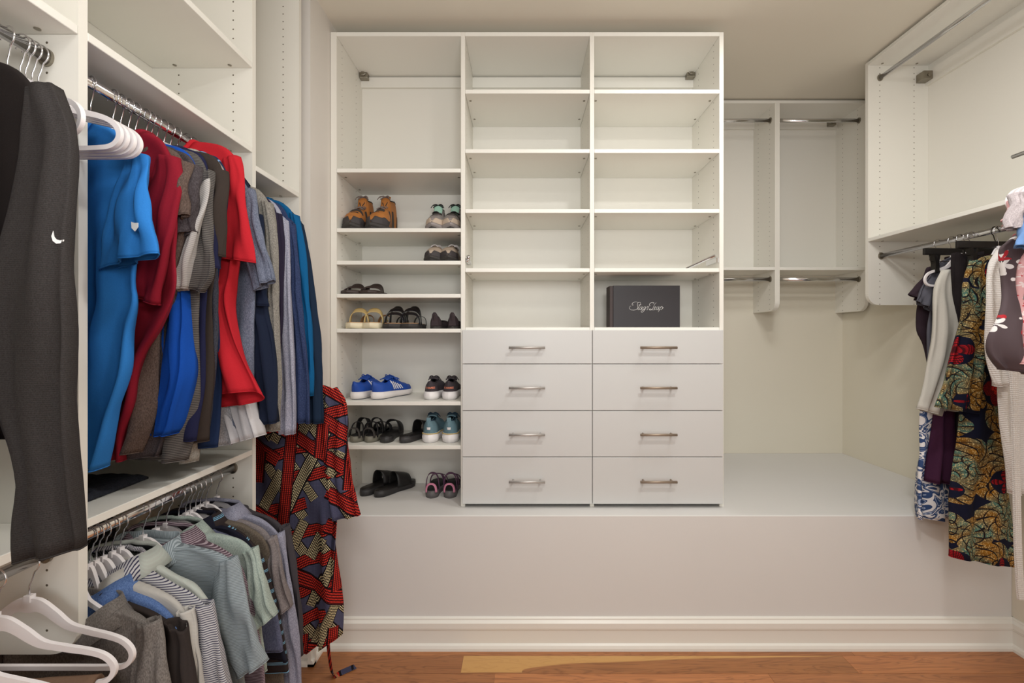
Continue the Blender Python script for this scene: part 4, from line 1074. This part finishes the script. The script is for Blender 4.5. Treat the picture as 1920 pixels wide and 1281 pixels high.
def upper_mesh(L, wk, Hf, open_s, dmax, z0, side, n=40, m=18):
    """closed shoe upper with a mouth; returns verts, faces, mouth edge loop"""
    v = []; f = []; R = []; Lf = []
    for i in range(n):
        s = .004+.992*(1-math.cos(PI*i/(n-1)))/2; wd = interp(SOLE_W, s)*wk*.97*max(.08, (1-(2*s-1)**8)**.5); H = Hf(s)
        cy = side*.010*math.sin(PI*min(1, max(0, (s-.35)/.65)))
        a0, a1 = open_s; dl = 0.0
        if s < a1: dl = dmax*min(1, max(0, (a1-s)/.12))**.6
        if s < a0: dl = dmax*max(0.0, s/a0)**.5
        row = []
        pinch = interp([(0, .95), (.45, .9), (.7, .95), (1, 1)] if Hf(.1) > .13 else [(0, .80), (.2, .70), (.45, .68), (.7, .95), (1, 1)], s)
        for half in (0, 1):
            for j in range(m):
                t = j/(m-1); a = t*(PI/2-dl) if half == 0 else PI - (1-t)*(PI/2-dl)
                ca, sa = math.cos(a), math.sin(a)
                zz = H*abs(sa)**.62; yy = math.copysign(abs(ca)**.72, ca)*wd*(1-(1-pinch)*abs(sa)**2)
                heel = -.010*math.sin(PI*abs(sa)*.8) if s < .08 else 0
                v.append((s*L + heel*(1-s/.08 if s < .08 else 0), cy+yy, z0(s)+zz))
        R.append(i*2*m+m-1); Lf.append(i*2*m+m)
    for i in range(n-1):
        for j in range(2*m-1):
            if j == m-1:
                s = .004+.992*(1-math.cos(PI*i/(n-1)))/2
                if s < open_s[1]: continue
            a = i*2*m+j; f.append((a, a+1, a+2*m+1, a+2*m))
    f.append(tuple(range(2*m)))
    k = [i for i in range(n) if .004+.992*(1-math.cos(PI*i/(n-1)))/2 < open_s[1]+.02]
    loop = [R[i] for i in k] + [Lf[i] for i in k[::-1]]
    return v, f, loop
def shoe_root(kind, label, x, y, z, yaw, cat, group):
    return empty(kind, (x, y, z), yaw, label, cat, group)
def closed_shoe(kind, label, x, y, z, yaw, side, group, L=.285, wk=1.0, heel=.085, tongue=.125, toe=.052, mid=.030, mats=None, cat='shoe',
                boot=False, stripes=None, toecap=None, pull=None, overlay=None, band=None):
    up, sole, foot, lace, lin = mats[:5]
    r = shoe_root(kind, label, x, y, z, yaw, cat, group)
    zt = lambda s: mid*(1.15-.35*s) + (.010*max(0, (s-.8)/.2)**2); zb = lambda s: .004+.014*max(0, (s-.78)/.22)**2
    v, f = slab(outline(L, wk, 34, side, .003), lambda s: max(0, zb(s)-.0), lambda s: zt(s), L, .003)
    mobj('midsole', v, f, sole, r, True)
    v, f = slab(outline(L*.97, wk*.96, 34, side), lambda s: .014*max(0, (s-.78)/.22)**2, lambda s: zb(s)+.004, L, 0)
    mobj('outsole', [(a+.004, b, c) for a, b, c in v], f, foot, r, True)
    Hk = [(0, heel-mid), (.12, heel*.96-mid), (.25, heel*.93-mid), (.42, tongue-.012-mid), (.55, (tongue+toe)/2-mid*.8), (.75, toe-mid*.6), (.93, toe*.62-mid*.4), (1, .008)]
    if boot: Hk = [(0, heel-mid), (.15, heel-mid), (.36, heel*.97-mid), (.45, heel*.68-mid), (.60, toe*1.35-mid*.8), (.78, toe-mid*.6), (.93, toe*.62-mid*.4), (1, .008)]
    H = lambda s: interp(Hk, s)
    v, f, loop = upper_mesh(L-.006, wk*.98, H, (.03, .44), .55, lambda s: zt(s)-.004, side)
    mobj('upper', [(a+.003, b, c) for a, b, c in v], f, up, r, True, mods=(('SOLIDIFY', .003),))
    lp = [(v[i][0]+.003, v[i][1], v[i][2]) for i in loop]
    MB().tube(lp, .0042, 6, closed=True).build('collar', lin, r, smooth=True)
    # insole
    vv, ff = slab(outline(L*.9, wk*.82, 20, side), lambda s: zt(s)-.001, lambda s: zt(s)+.004, L, 0)
    mobj('insole', [(a+.012, b, c) for a, b, c in vv], ff, lin, r, True)
    # tongue
    tv = []; tf = []; nt = 10
    for i in range(nt):
        t = i/(nt-1); sx = .52 - .26*t*(.75 if boot else 1); zz = zt(sx)+H(min(.6, sx+.0))*(.92) + t*.018 + (.004 if t < .5 else 0)
        wd = .016+.010*t*(1-.3*(t > .9))
        for j in range(7):
            u = j/6*2-1; tv.append((sx*L, side*.002+u*wd, zz-.006*u*u))
    for i in range(nt-1):
        for j in range(6): a = i*7+j; tf.append((a, a+1, a+8, a+7))
    mobj('tongue', tv, tf, mats[5] if len(mats) > 5 else lin, r, True, mods=(('SOLIDIFY', .005),))
    m = MB()
    for i in range(5):
        sx = .60-.055*i; hh = zt(sx)+H(sx)+.003; w_ = .017+.002*i
        a = [(sx*L+.006, -w_, hh-.008), (sx*L, -w_*.4, hh+.001), (sx*L-.004, w_*.4, hh+.001), (sx*L-.008, w_, hh-.008)]
        m.tube(catmull(a, 4), .0026, 6); b = [(q[0], -q[1], q[2]) for q in a]; m.tube(catmull(b, 4), .0026, 6)
    sx = .38; hh = zt(sx)+H(sx)+.008
    for s_ in (1, -1):
        m.tube(catmull([(sx*L, 0, hh), (sx*L-.002, s_*.013, hh+.006), (sx*L+.010, s_*.026, hh-.004), (sx*L+.010, s_*.014, hh-.002), (sx*L, 0, hh)], 5), .0022, 5)
        m.tube(catmull([(sx*L, 0, hh), (sx*L+.016, s_*.020, hh-.002), (sx*L+.022, s_*.034, hh-.020)], 5), .0022, 5)
    m.build('laces', lace, r, smooth=True)
    bv = BVHTree.FromPolygons([Vector((a+.003, b, c)) for a, b, c in v], f)
    def patch(name, polys, mat, frm, dr, th=.0012, label=None):
        mm = MB()
        for P in polys:
            pts = []
            for p in P:
                pass
            if len(P) == 4:
                G = 9; A_, B_, C_, D_ = [Vector(q) for q in P]
                for i in range(G):
                    for j in range(G):
                        o = A_.lerp(B_, i/(G-1)).lerp(D_.lerp(C_, i/(G-1)), j/(G-1)); h = bv.ray_cast(o, Vector(dr))
                        pts.append((h[0] if h[0] else o) - Vector(dr)*.0030 if h[0] else None)
                fc_ = []
                for i in range(G-1):
                    for j in range(G-1):
                        q4 = (i*G+j, i*G+j+1, (i+1)*G+j+1, (i+1)*G+j)
                        if all(pts[z_] is not None for z_ in q4): fc_.append(q4)
                mm.add([q if q is not None else Vector((0, 0, .03)) for q in pts], fc_)
        return mm.build(name, mat, r, mods=(('SOLIDIFY', th),), label=label)
    if stripes:
        for sd in (1, -1):
            P = []
            for k in range(5):
                x0 = L*(.40+.055*k); P.append([(x0, sd*.2, mid*1.0+.008), (x0+.007, sd*.2, mid*1.0+.008), (x0+.007-.018, sd*.2, heel*1.0-.006*k), (x0-.018, sd*.2, heel*1.0-.006*k)])
            patch('side_stripes', P, stripes, None, (0, -sd, 0), label='slanting white side stripes')
    if toecap:
        n_ = 16; tv = []; tf = []
        for i in range(n_):
            s = .72+.276*i/(n_-1); wd = interp(SOLE_W, s)*wk*max(.1, (1-(2*s-1)**8)**.5)*1.03; am = interp([(.72, .22), (.86, .55), (.97, 1.25), (1, PI/2)], s)
            cy = side*.010*math.sin(PI*min(1, max(0, (s-.35)/.65)))
            for j in range(14):
                a = am*j/6 if j < 7 else PI-am*(13-j)/6
                hh = H(s)+.004
                tv.append((s*(L-.006)+.006, cy+math.copysign(abs(math.cos(a))**.72, math.cos(a))*wd, zt(s)-.010+hh*abs(math.sin(a))**.62+.003))
        for i in range(n_-1):
            for j in range(13):
                if j != 6 or i > n_-3: a = i*14+j; tf.append((a, a+1, a+15, a+14))
        mobj('toe_cap', tv, tf, toecap, r, True, mods=(('SOLIDIFY', .003),))
    if overlay:
        for sd in (1, -1):
            P = [[(L*.50, sd*.2, mid+.004), (L*.60, sd*.2, mid+.004), (L*.52, sd*.2, heel*.55), (L*.44, sd*.2, heel*.6)], [(L*.28, sd*.2, mid+.004), (L*.42, sd*.2, mid+.004), (L*.36, sd*.2, heel*.62), (L*.30, sd*.2, heel*.62)], [(L*.03, sd*.2, mid+.003), (L*.2, sd*.2, mid+.003), (L*.14, sd*.2, heel*.55), (L*.05, sd*.2, heel*.5)], [(L*.68, sd*.2, mid+.002), (L*.78, sd*.2, mid+.001), (L*.70, sd*.2, mid+.022), (L*.62, sd*.2, mid+.03)]]
            patch('overlay', P, overlay, None, (0, -sd, 0), label='contrasting side overlays')
        P = [[(L*.80, -.02, .2), (L*.80, .02, .2), (L*.74, .012, .2), (L*.74, -.012, .2)], [(L*.65, -.034, .2), (L*.71, -.036, .2), (L*.70, 0, .2), (L*.63, 0, .2)], [(L*.65, .034, .2), (L*.71, .036, .2), (L*.70, 0, .2), (L*.63, 0, .2)]]
        patch('toe_overlay', P, overlay, None, (0, 0, -1))
    if pull:
        patch('heel_tab', [[(-.1, -.011, mid+.02), (-.1, .011, mid+.02), (-.1, .011, mid+.035), (-.1, -.011, mid+.035)], [(-.1, -.011, mid+.035), (-.1, .011, mid+.035), (-.1, .0105, heel-.006), (-.1, -.0105, heel-.006)]], pull[0], None, (1, 0, 0), .002)
        MB().box(-.006, .001, -.011, .011, heel-.012, heel+.010).build('pull_loop', pull[0], r, mods=(('BEVEL', .003, 2),))
        if len(pull) > 1: patch('heel_badge', [[(-.1, -.007, mid+.026), (-.1, .007, mid+.026), (-.1, .008, mid+.038), (-.1, -.008, mid+.038)]], pull[1], None, (1, 0, 0), .004)
    if band:
        m = MB(); P = outline(L, wk, 34, side, .0045); h = zt(0)-.003
        n_ = len(P); m.tube([(a, b, zt(min(1, max(0, a/L)))-.002) for a, b in P], .0022, 5, closed=True); m.build('piping', band, r, smooth=True)
    return r, bv
def open_shoe(kind, label, x, y, z, yaw, side, group, L=.27, wk=1.0, th=.022, heelth=None, mats=None, bands=(), rim=True, lip=.006, cat='sandal', parts=()):
    sole, bed = mats[:2]; r = shoe_root(kind, label, x, y, z, yaw, cat, group); ht = heelth or th
    top = lambda s: ht+(th-ht)*min(1, s/.5)
    v, f = slab(outline(L, wk, 34, side), lambda s: .008*max(0, (s-.8)/.2)**2, top, L, .0015); mobj('sole', v, f, sole, r, True)
    v, f = slab(outline(L-.012, wk*.92, 30, side), lambda s: top(s)-.001, lambda s: top(s)+.0025, L, 0); mobj('footbed', [(a+.006, b, c) for a, b, c in v], f, bed, r, True)
    for bd in bands:
        nm, s0, s1, h0, h1, mat, dz = bd[:7]; skew = bd[7] if len(bd) > 7 else 0.0
        n_ = 20; bv = []; bf = []; rows = 6
        for i in range(rows):
            t = i/(rows-1); s = s0+(s1-s0)*t; h = h0+(h1-h0)*t; wd = interp(SOLE_W, min(1, max(0, s)))*wk*1.02; cy = side*.010*math.sin(PI*min(1, max(0, (s-.35)/.65)))
            for j in range(n_):
                a = PI*j/(n_-1); ca = math.cos(a); sa = abs(math.sin(a)); sx = s + skew*ca
                bv.append((sx*L + dz*sa, cy+math.copysign(abs(ca)**.7, ca)*wd, top(s)-.006+(h)*sa**.8))
        for i in range(rows-1):
            for j in range(n_-1): a = i*n_+j; bf.append((a, a+1, a+n_+1, a+n_))
        mobj(nm, bv, bf, mat, r, True, mods=(('SOLIDIFY', .0032),))
    for nm, pts, rad, mat in parts:
        m = MB()
        for P in pts: m.tube(catmull(P, 6), rad, 8, .5)
        m.build(nm, mat, r, smooth=True)
    return r
def SX(px, Y): return (px-VX)*Y/F
def sz(py): return V(py)+.0004
TO_CAM, FROM_CAM = -PI/2, PI/2
LEA = simple('tan_leather', (176, 112, 52), .55, bump=(300, .3, .001)); GUN = simple('dark_olive_mesh', (58, 54, 52), .7, bump=(500, .5, .001))
RUB = simple('toe_rubber', (60, 55, 56), .7); GLD = simple('gold_lace_loop', (190, 160, 80), .5); LBR = simple('striped_lace', (120, 108, 104), .7)
SIL = simple('silver_synthetic', (142, 134, 132), .4); MNT = simple('mint_lining', (164, 204, 184), .8); BLK = simple('black_textile', (30, 28, 30), .7)
BEI = simple('beige_nubuck', (186, 168, 150), .8); OFF = simple('off_white_foam', (232, 226, 224), .55); WHT = simple('white_foam', (238, 234, 234), .5)
BLU = simple('cobalt_mesh', (20, 70, 160), .6, bump=(600, .4, .001)); NVB = simple('slate_outsole', (58, 74, 92), .6); CHM = simple('charcoal_mesh', (62, 56, 62), .7, bump=(600, .4, .001))
COR = simple('coral_print', (240, 150, 120), .5); TEA = simple('dusty_teal_knit', (106, 138, 150), .75, bump=(500, .4, .001)); DTE = simple('deep_teal_lining', (34, 62, 82), .8)
YEL = simple('yellow_edge', (206, 176, 84), .5); TNL = simple('cream_leather', (226, 200, 138), .5); CRK = simple('cork_tan', (198, 150, 104), .7); CRM = simple('cream_midsole', (226, 214, 186), .6)
PAT = simple('glossy_black_leather', (26, 25, 30), .22); DBR = simple('dark_brown_leather', (58, 44, 40), .5); PLB = simple('plum_black_suede', (48, 36, 40), .8)
OLV = simple('olive_grey_foam', (120, 116, 104), .6); PNK = simple('pink_woven', (206, 130, 156), .7); PUR = simple('purple_webbing', (92, 58, 84), .7); GRY = simple('warm_grey_rubber', (96, 92, 92), .55)
RED_ = simple('red_orange_print', (224, 88, 60), .5)
def pairlab(desc): return ('left one of the '+desc, 'right one of the '+desc)
def pair(fn, desc, px, Y, py, yaw, kind, group, dy=(0, 0), dyaw=(0, 0), **k):
    out = []
    for i in range(2):
        toe_cam = math.sin(yaw) < 0
        side = (1 if i == 0 else -1)*(-1 if toe_cam else 1)*-1
        Yx = (Y[i] if isinstance(Y, tuple) else Y); Yx = Yx-.255 if toe_cam else Yx
        out.append(fn(kind, pairlab(desc)[i], SX(px[i], Yx), Y[i] if isinstance(Y, tuple) else Y, sz(py), yaw+math.radians(dyaw[i]), side, group, **k))
    return out
# brown boots: toes forward
for i, (px, dy_) in enumerate(((656, 2), (694, 8))):
    yw = TO_CAM-math.radians(dy_)
    closed_shoe('hiking_boot', pairlab('tan and olive hiking boots on the top shoe shelf')[i], SX(px, 2.185)-.27*math.cos(yw), 2.185-.27*math.sin(yw), sz(427.8), yw, 1 if i else -1, 'tan hiking boots',
                L=.27, wk=1.1, heel=.215, tongue=.235, toe=.094, mid=.032, boot=True, mats=(LEA, GUN, GUN, LBR, BLK, LEA), toecap=RUB, overlay=GUN, cat='boot')
pair(closed_shoe, 'silver hiking shoes with mint lining on the top shoe shelf', (811, 846), 2.465, 427.8, TO_CAM, 'hiking_shoe', 'silver hiking shoes', L=.28, heel=.17, tongue=.195, toe=.080, mid=.030, boot=True,
     mats=(SIL, SIL, GUN, BLK, BLK, MNT), toecap=BEI, overlay=GUN, cat='shoe')
for i in (0, 1): pass
pair(closed_shoe, 'beige trail shoes on the second shoe shelf', (808, 842), 2.46, 489, TO_CAM, 'trail_shoe', 'beige trail shoes', L=.275, heel=.085, tongue=.115, toe=.078, mid=.026, mats=(BEI, GUN, GUN, OFF, DBR, BEI), toecap=RUB)
pair(open_shoe, 'flat dark brown thong sandals on the third shoe shelf', (648, 688), 2.43, 551, TO_CAM, 'thong_sandal', 'dark brown thong sandals', L=.245, wk=1.12, th=.020, mats=(DBR, DBR),
     bands=(('strap', .42, .56, .052, .036, DBR, .0), ('strap', .62, .72, .036, .024, DBR, .0)))
pair(open_shoe, 'cream-strapped tan sandals on the fourth shoe shelf', (658, 694), 2.44, 616.5, TO_CAM, 'sandal', 'cream sandals', L=.262, wk=1.05, th=.030, mats=(CRM, CRK),
     bands=(('front_strap', .60, .68, .082, .062, TNL, .0), ('back_strap', .05, .12, .05, .055, CRK, -.02)), parts=(('buckle', [[(.11, .034, .05), (.10, .040, .045), (.09, .036, .04)]], .004, GLD),))
pair(open_shoe, 'black strappy sandals on the fourth shoe shelf', (730, 767), 2.44, 616.5, TO_CAM, 'sandal', 'black strappy sandals', L=.262, wk=1.1, th=.026, mats=(GUN, CRK),
     bands=(('front_strap', .74, .80, .064, .052, PAT, .0, .04), ('middle_strap', .62, .70, .086, .070, PAT, .0, -.05), ('ankle_strap', .46, .54, .098, .082, PAT, .0, .03), ('heel_strap', .03, .07, .05, .05, PAT, -.01)))
def flat_shoe(kind, label, x, y, z, yaw, side, group):
    r = shoe_root(kind, label, x, y, z, yaw, 'shoe', group); L = .25
    v, f = slab(outline(L, .86, 30, side), lambda s: 0, lambda s: .016-.006*s, L, .001); mobj('sole', v, f, GUN, r, True)
    Hk = [(0, .070), (.1, .055), (.25, .034), (.5, .03), (.62, .036), (.8, .034), (.95, .02), (1, .006)]
    v, f, lp = upper_mesh(L-.004, .86, lambda s: interp(Hk, s), (.02, .60), .62, lambda s: .012-.004*s, side); mobj('upper', v, f, PLB, r, True, mods=(('SOLIDIFY', .0022),))
    v, f = slab(outline(L*.93, .76, 30, side), lambda s: .013, lambda s: .016, L, 0); mobj('insole', [(a+.008, b, c) for a, b, c in v], f, DBR, r, True)
    MB().prism([(-.019, .014), (.019, .014), (.012, .070), (.006, .080), (-.006, .080), (-.012, .070)], 0, -.0045, .0015).build('heel_counter', PLB, r, mods=(('BEVEL', .002, 2),))
    MB().disc((-.006, 0, .068), .0052, 0, .003, 16).build('snap', M_CHROME, r, smooth=False)
    return r
pair(flat_shoe, 'plum-black flats with snap heel tabs on the fourth shoe shelf', (815, 848), 2.18, 616.5, FROM_CAM, 'flat_shoe', 'plum-black flats')
# blue tennis shoes, heels forward, turned right
for i, px in enumerate((664, 700)):
    closed_shoe('tennis_shoe', pairlab('cobalt blue tennis shoes on the fifth shoe shelf')[i], SX(px, 2.215), 2.215, sz(753), FROM_CAM-math.radians((10, 24)[i]), (-1, 1)[i], 'cobalt tennis shoes',
                L=.285, wk=1.04, heel=.088, tongue=.118, toe=.062, mid=.034, mats=(BLU, OFF, NVB, BLU, BLU, BLU), stripes=WHT)
def ksw(kind, label, x, y, z, yaw, side, group):
    r, bv = closed_shoe(kind, label, x, y, z, yaw, side, group, L=.27, wk=1.0, heel=.092, tongue=.112, toe=.06, mid=.036, mats=(CHM, WHT, WHT, CHM, CHM, CHM))
    fc = bpy.data.curves.new('heel_lettering', 'FONT'); fc.body = 'K·SWISS'; fc.size = .0135; fc.extrude = .0006; fc.align_x = 'CENTER'; fc.align_y = 'CENTER'; fc.space_character = .95; fc.offset = .0003
    o = bpy.data.objects.new('heel_lettering', fc); COL.objects.link(o); o.parent = r
    h = bv.ray_cast(Vector((-.2, 0, .062)), Vector((1, 0, 0))); xx = (h[0].x if h[0] else -.008)
    o.location = (xx-.0045, 0, .060); fc.materials.append(COR); bpy.context.view_layer.update()
    me = bpy.data.meshes.new_from_object(o); bpy.data.objects.remove(o); o = bpy.data.objects.new('heel_lettering', me); COL.objects.link(o); o.parent = r
    for v_ in me.vertices:
        hh = bv.ray_cast(Vector((-.2, max(-.021, min(.021, -v_.co.x)), .060+v_.co.y)), Vector((1, 0, 0)))
        v_.co.z += (xx - (hh[0].x if hh[0] else xx+.004)) + .0028
    o.location = (xx, 0, .060); o.rotation_euler = (PI/2, 0, -PI/2); o['label'] = 'coral heel lettering'
    return r
pair(ksw, 'charcoal running shoes with coral heel lettering on the fifth shoe shelf', (806, 841), 2.205, 753, FROM_CAM, 'running_shoe', 'charcoal running shoes')
pair(open_shoe, 'black sport sandals beside the printed robe on the sixth shelf', (662, 690), 2.215, 835.5, FROM_CAM, 'sport_sandal', 'black sport sandals', L=.27, wk=1.02, th=.026, heelth=.03, dyaw=(-8, -6),
     mats=(OLV, BLK), bands=(('heel_strap', .02, .06, .046, .050, GUN, -.004), ('instep_strap', .34, .46, .088, .080, BLK, .0), ('toe_strap', .68, .78, .050, .044, BLK, .0), ('ankle_strap', .10, .14, .072, .072, BLK, .02)))
pair(open_shoe, 'plain black slides on the sixth shoe shelf', (722, 752), (2.205, 2.205), 835.5, FROM_CAM, 'slide_sandal', 'black slides on the sixth shelf', L=.275, wk=1.0, th=.026, heelth=.030, dyaw=(6, -26),
     mats=(M_DARKRUB, M_BLACKRUB), bands=(('band', .50, .80, .074, .050, M_BLACKRUB, .0),))
pair(closed_shoe, 'dusty teal running shoes on the sixth shoe shelf', (804, 842), 2.205, 835.5, FROM_CAM, 'running_shoe', 'teal running shoes', L=.275, wk=1.08, heel=.118, tongue=.135, toe=.062, mid=.042,
     mats=(TEA, WHT, WHT, DTE, DTE, TEA), pull=(TEA, WHT), band=YEL)
pair(open_shoe, 'black slides on the platform floor beside the printed robe', (678, 703), (2.30, 2.285), 906, FROM_CAM, 'slide_sandal', 'black slides on the platform', L=.262, wk=1.04, th=.028, heelth=.032, dyaw=(-22, -36),
     mats=(M_DARKRUB, M_BLACKRUB), bands=(('band', .46, .78, .080, .054, M_BLACKRUB, .0),))
pair(open_shoe, 'purple-strapped grey sport sandals on the platform beside the drawers', (808, 842), 2.27, 906, FROM_CAM, 'sport_sandal', 'purple sport sandals', L=.235, wk=1.0, th=.030, heelth=.036,
     mats=(GRY, BLK), bands=(('heel_pad', .01, .05, .040, .046, PNK, -.004), ('ankle_strap', .16, .21, .088, .092, PUR, .0), ('instep_strap', .50, .58, .070, .064, PUR, .0), ('toe_strap', .72, .78, .05, .046, PUR, .0)))
for o in bpy.data.objects:
    if o.type == 'EMPTY' and o.get('label', '').find('on the platform') >= 0: o.location.z = ZB+.0004
# ---------------------------------------------------------------- gift box
GB_ = simple('black_card', (46, 43, 46), .45); Yb = 2.235
x0, x1 = SX(1150, Yb), SX(1275, Yb); zb = V(614); zt_ = CZ+(VY-535.5)*Yb/F
gb = empty('gift_box', ((x0+x1)/2, Yb+.05, zb), 0, 'black card gift box with white script lettering on the open shelf above the drawers', 'box')
MB().box(x0, x1, Yb, Yb+.10, zb+.0005, zt_).build('box_body', GB_, gb, off=gb.location, mods=(('BEVEL', .0015, 2),))
MB().box(x0-.016, x0-.0005, Yb+.006, Yb+.098, zb+.0005, zt_-.001).build('side_flap', simple('dark_brown_card', (58, 44, 42), .5), gb, off=gb.location)
ST = [[(586, 447), (580, 432), (562, 430), (547, 441), (544, 460), (550, 482), (546, 502), (527, 517), (496, 523), (465, 518), (449, 500), (455, 480), (470, 473)], [(556, 433), (528, 425), (496, 432), (480, 450), (488, 464), (500, 458)],
      [(585, 440), (565, 480), (551, 512), (557, 520), (572, 506)], [(556, 462), (592, 459)], [(600, 482), (583, 485), (572, 508), (580, 520), (596, 500), (606, 482), (596, 512), (604, 520), (615, 508)],
      [(640, 482), (624, 485), (613, 506), (621, 518), (638, 498), (646, 482), (630, 520), (610, 545), (590, 545), (596, 532), (625, 518), (645, 508)], [(645, 508), (668, 478), (672, 500), (664, 520), (650, 517)], [(686, 474), (679, 490)],
      [(706, 474), (690, 466), (692, 448), (716, 432), (745, 436), (728, 452)], [(772, 432), (752, 455), (736, 490), (716, 518), (696, 523), (686, 514), (700, 508), (724, 520), (742, 520), (752, 508)],
      [(748, 506), (768, 492), (764, 481), (751, 490), (745, 508), (755, 520), (774, 506)], [(802, 482), (784, 486), (773, 508), (781, 520), (797, 500), (808, 482), (796, 512), (803, 520), (815, 506)],
      [(828, 480), (811, 515), (793, 548)], [(814, 508), (832, 482), (845, 484), (845, 500), (832, 518), (820, 514)], [(845, 505), (862, 490)]]
m = MB()
for s in ST:
    P = []
    for a, b in s:
        px = 1110+a*260/1665; py = 500+b*200/1281; P.append(((px-VX)*Yb/F, Yb-.0006, CZ+(VY-py)*Yb/F))
    P = catmull(P, 5); n_ = len(P); m.tube(P, [.00038+.00048*math.sin(PI*i/(n_-1)) for i in range(n_)], 5, 1.0)
m.build('script_lettering', simple('white_ink', (235, 233, 230), .5), gb, smooth=True, off=gb.location, label='white script lettering')
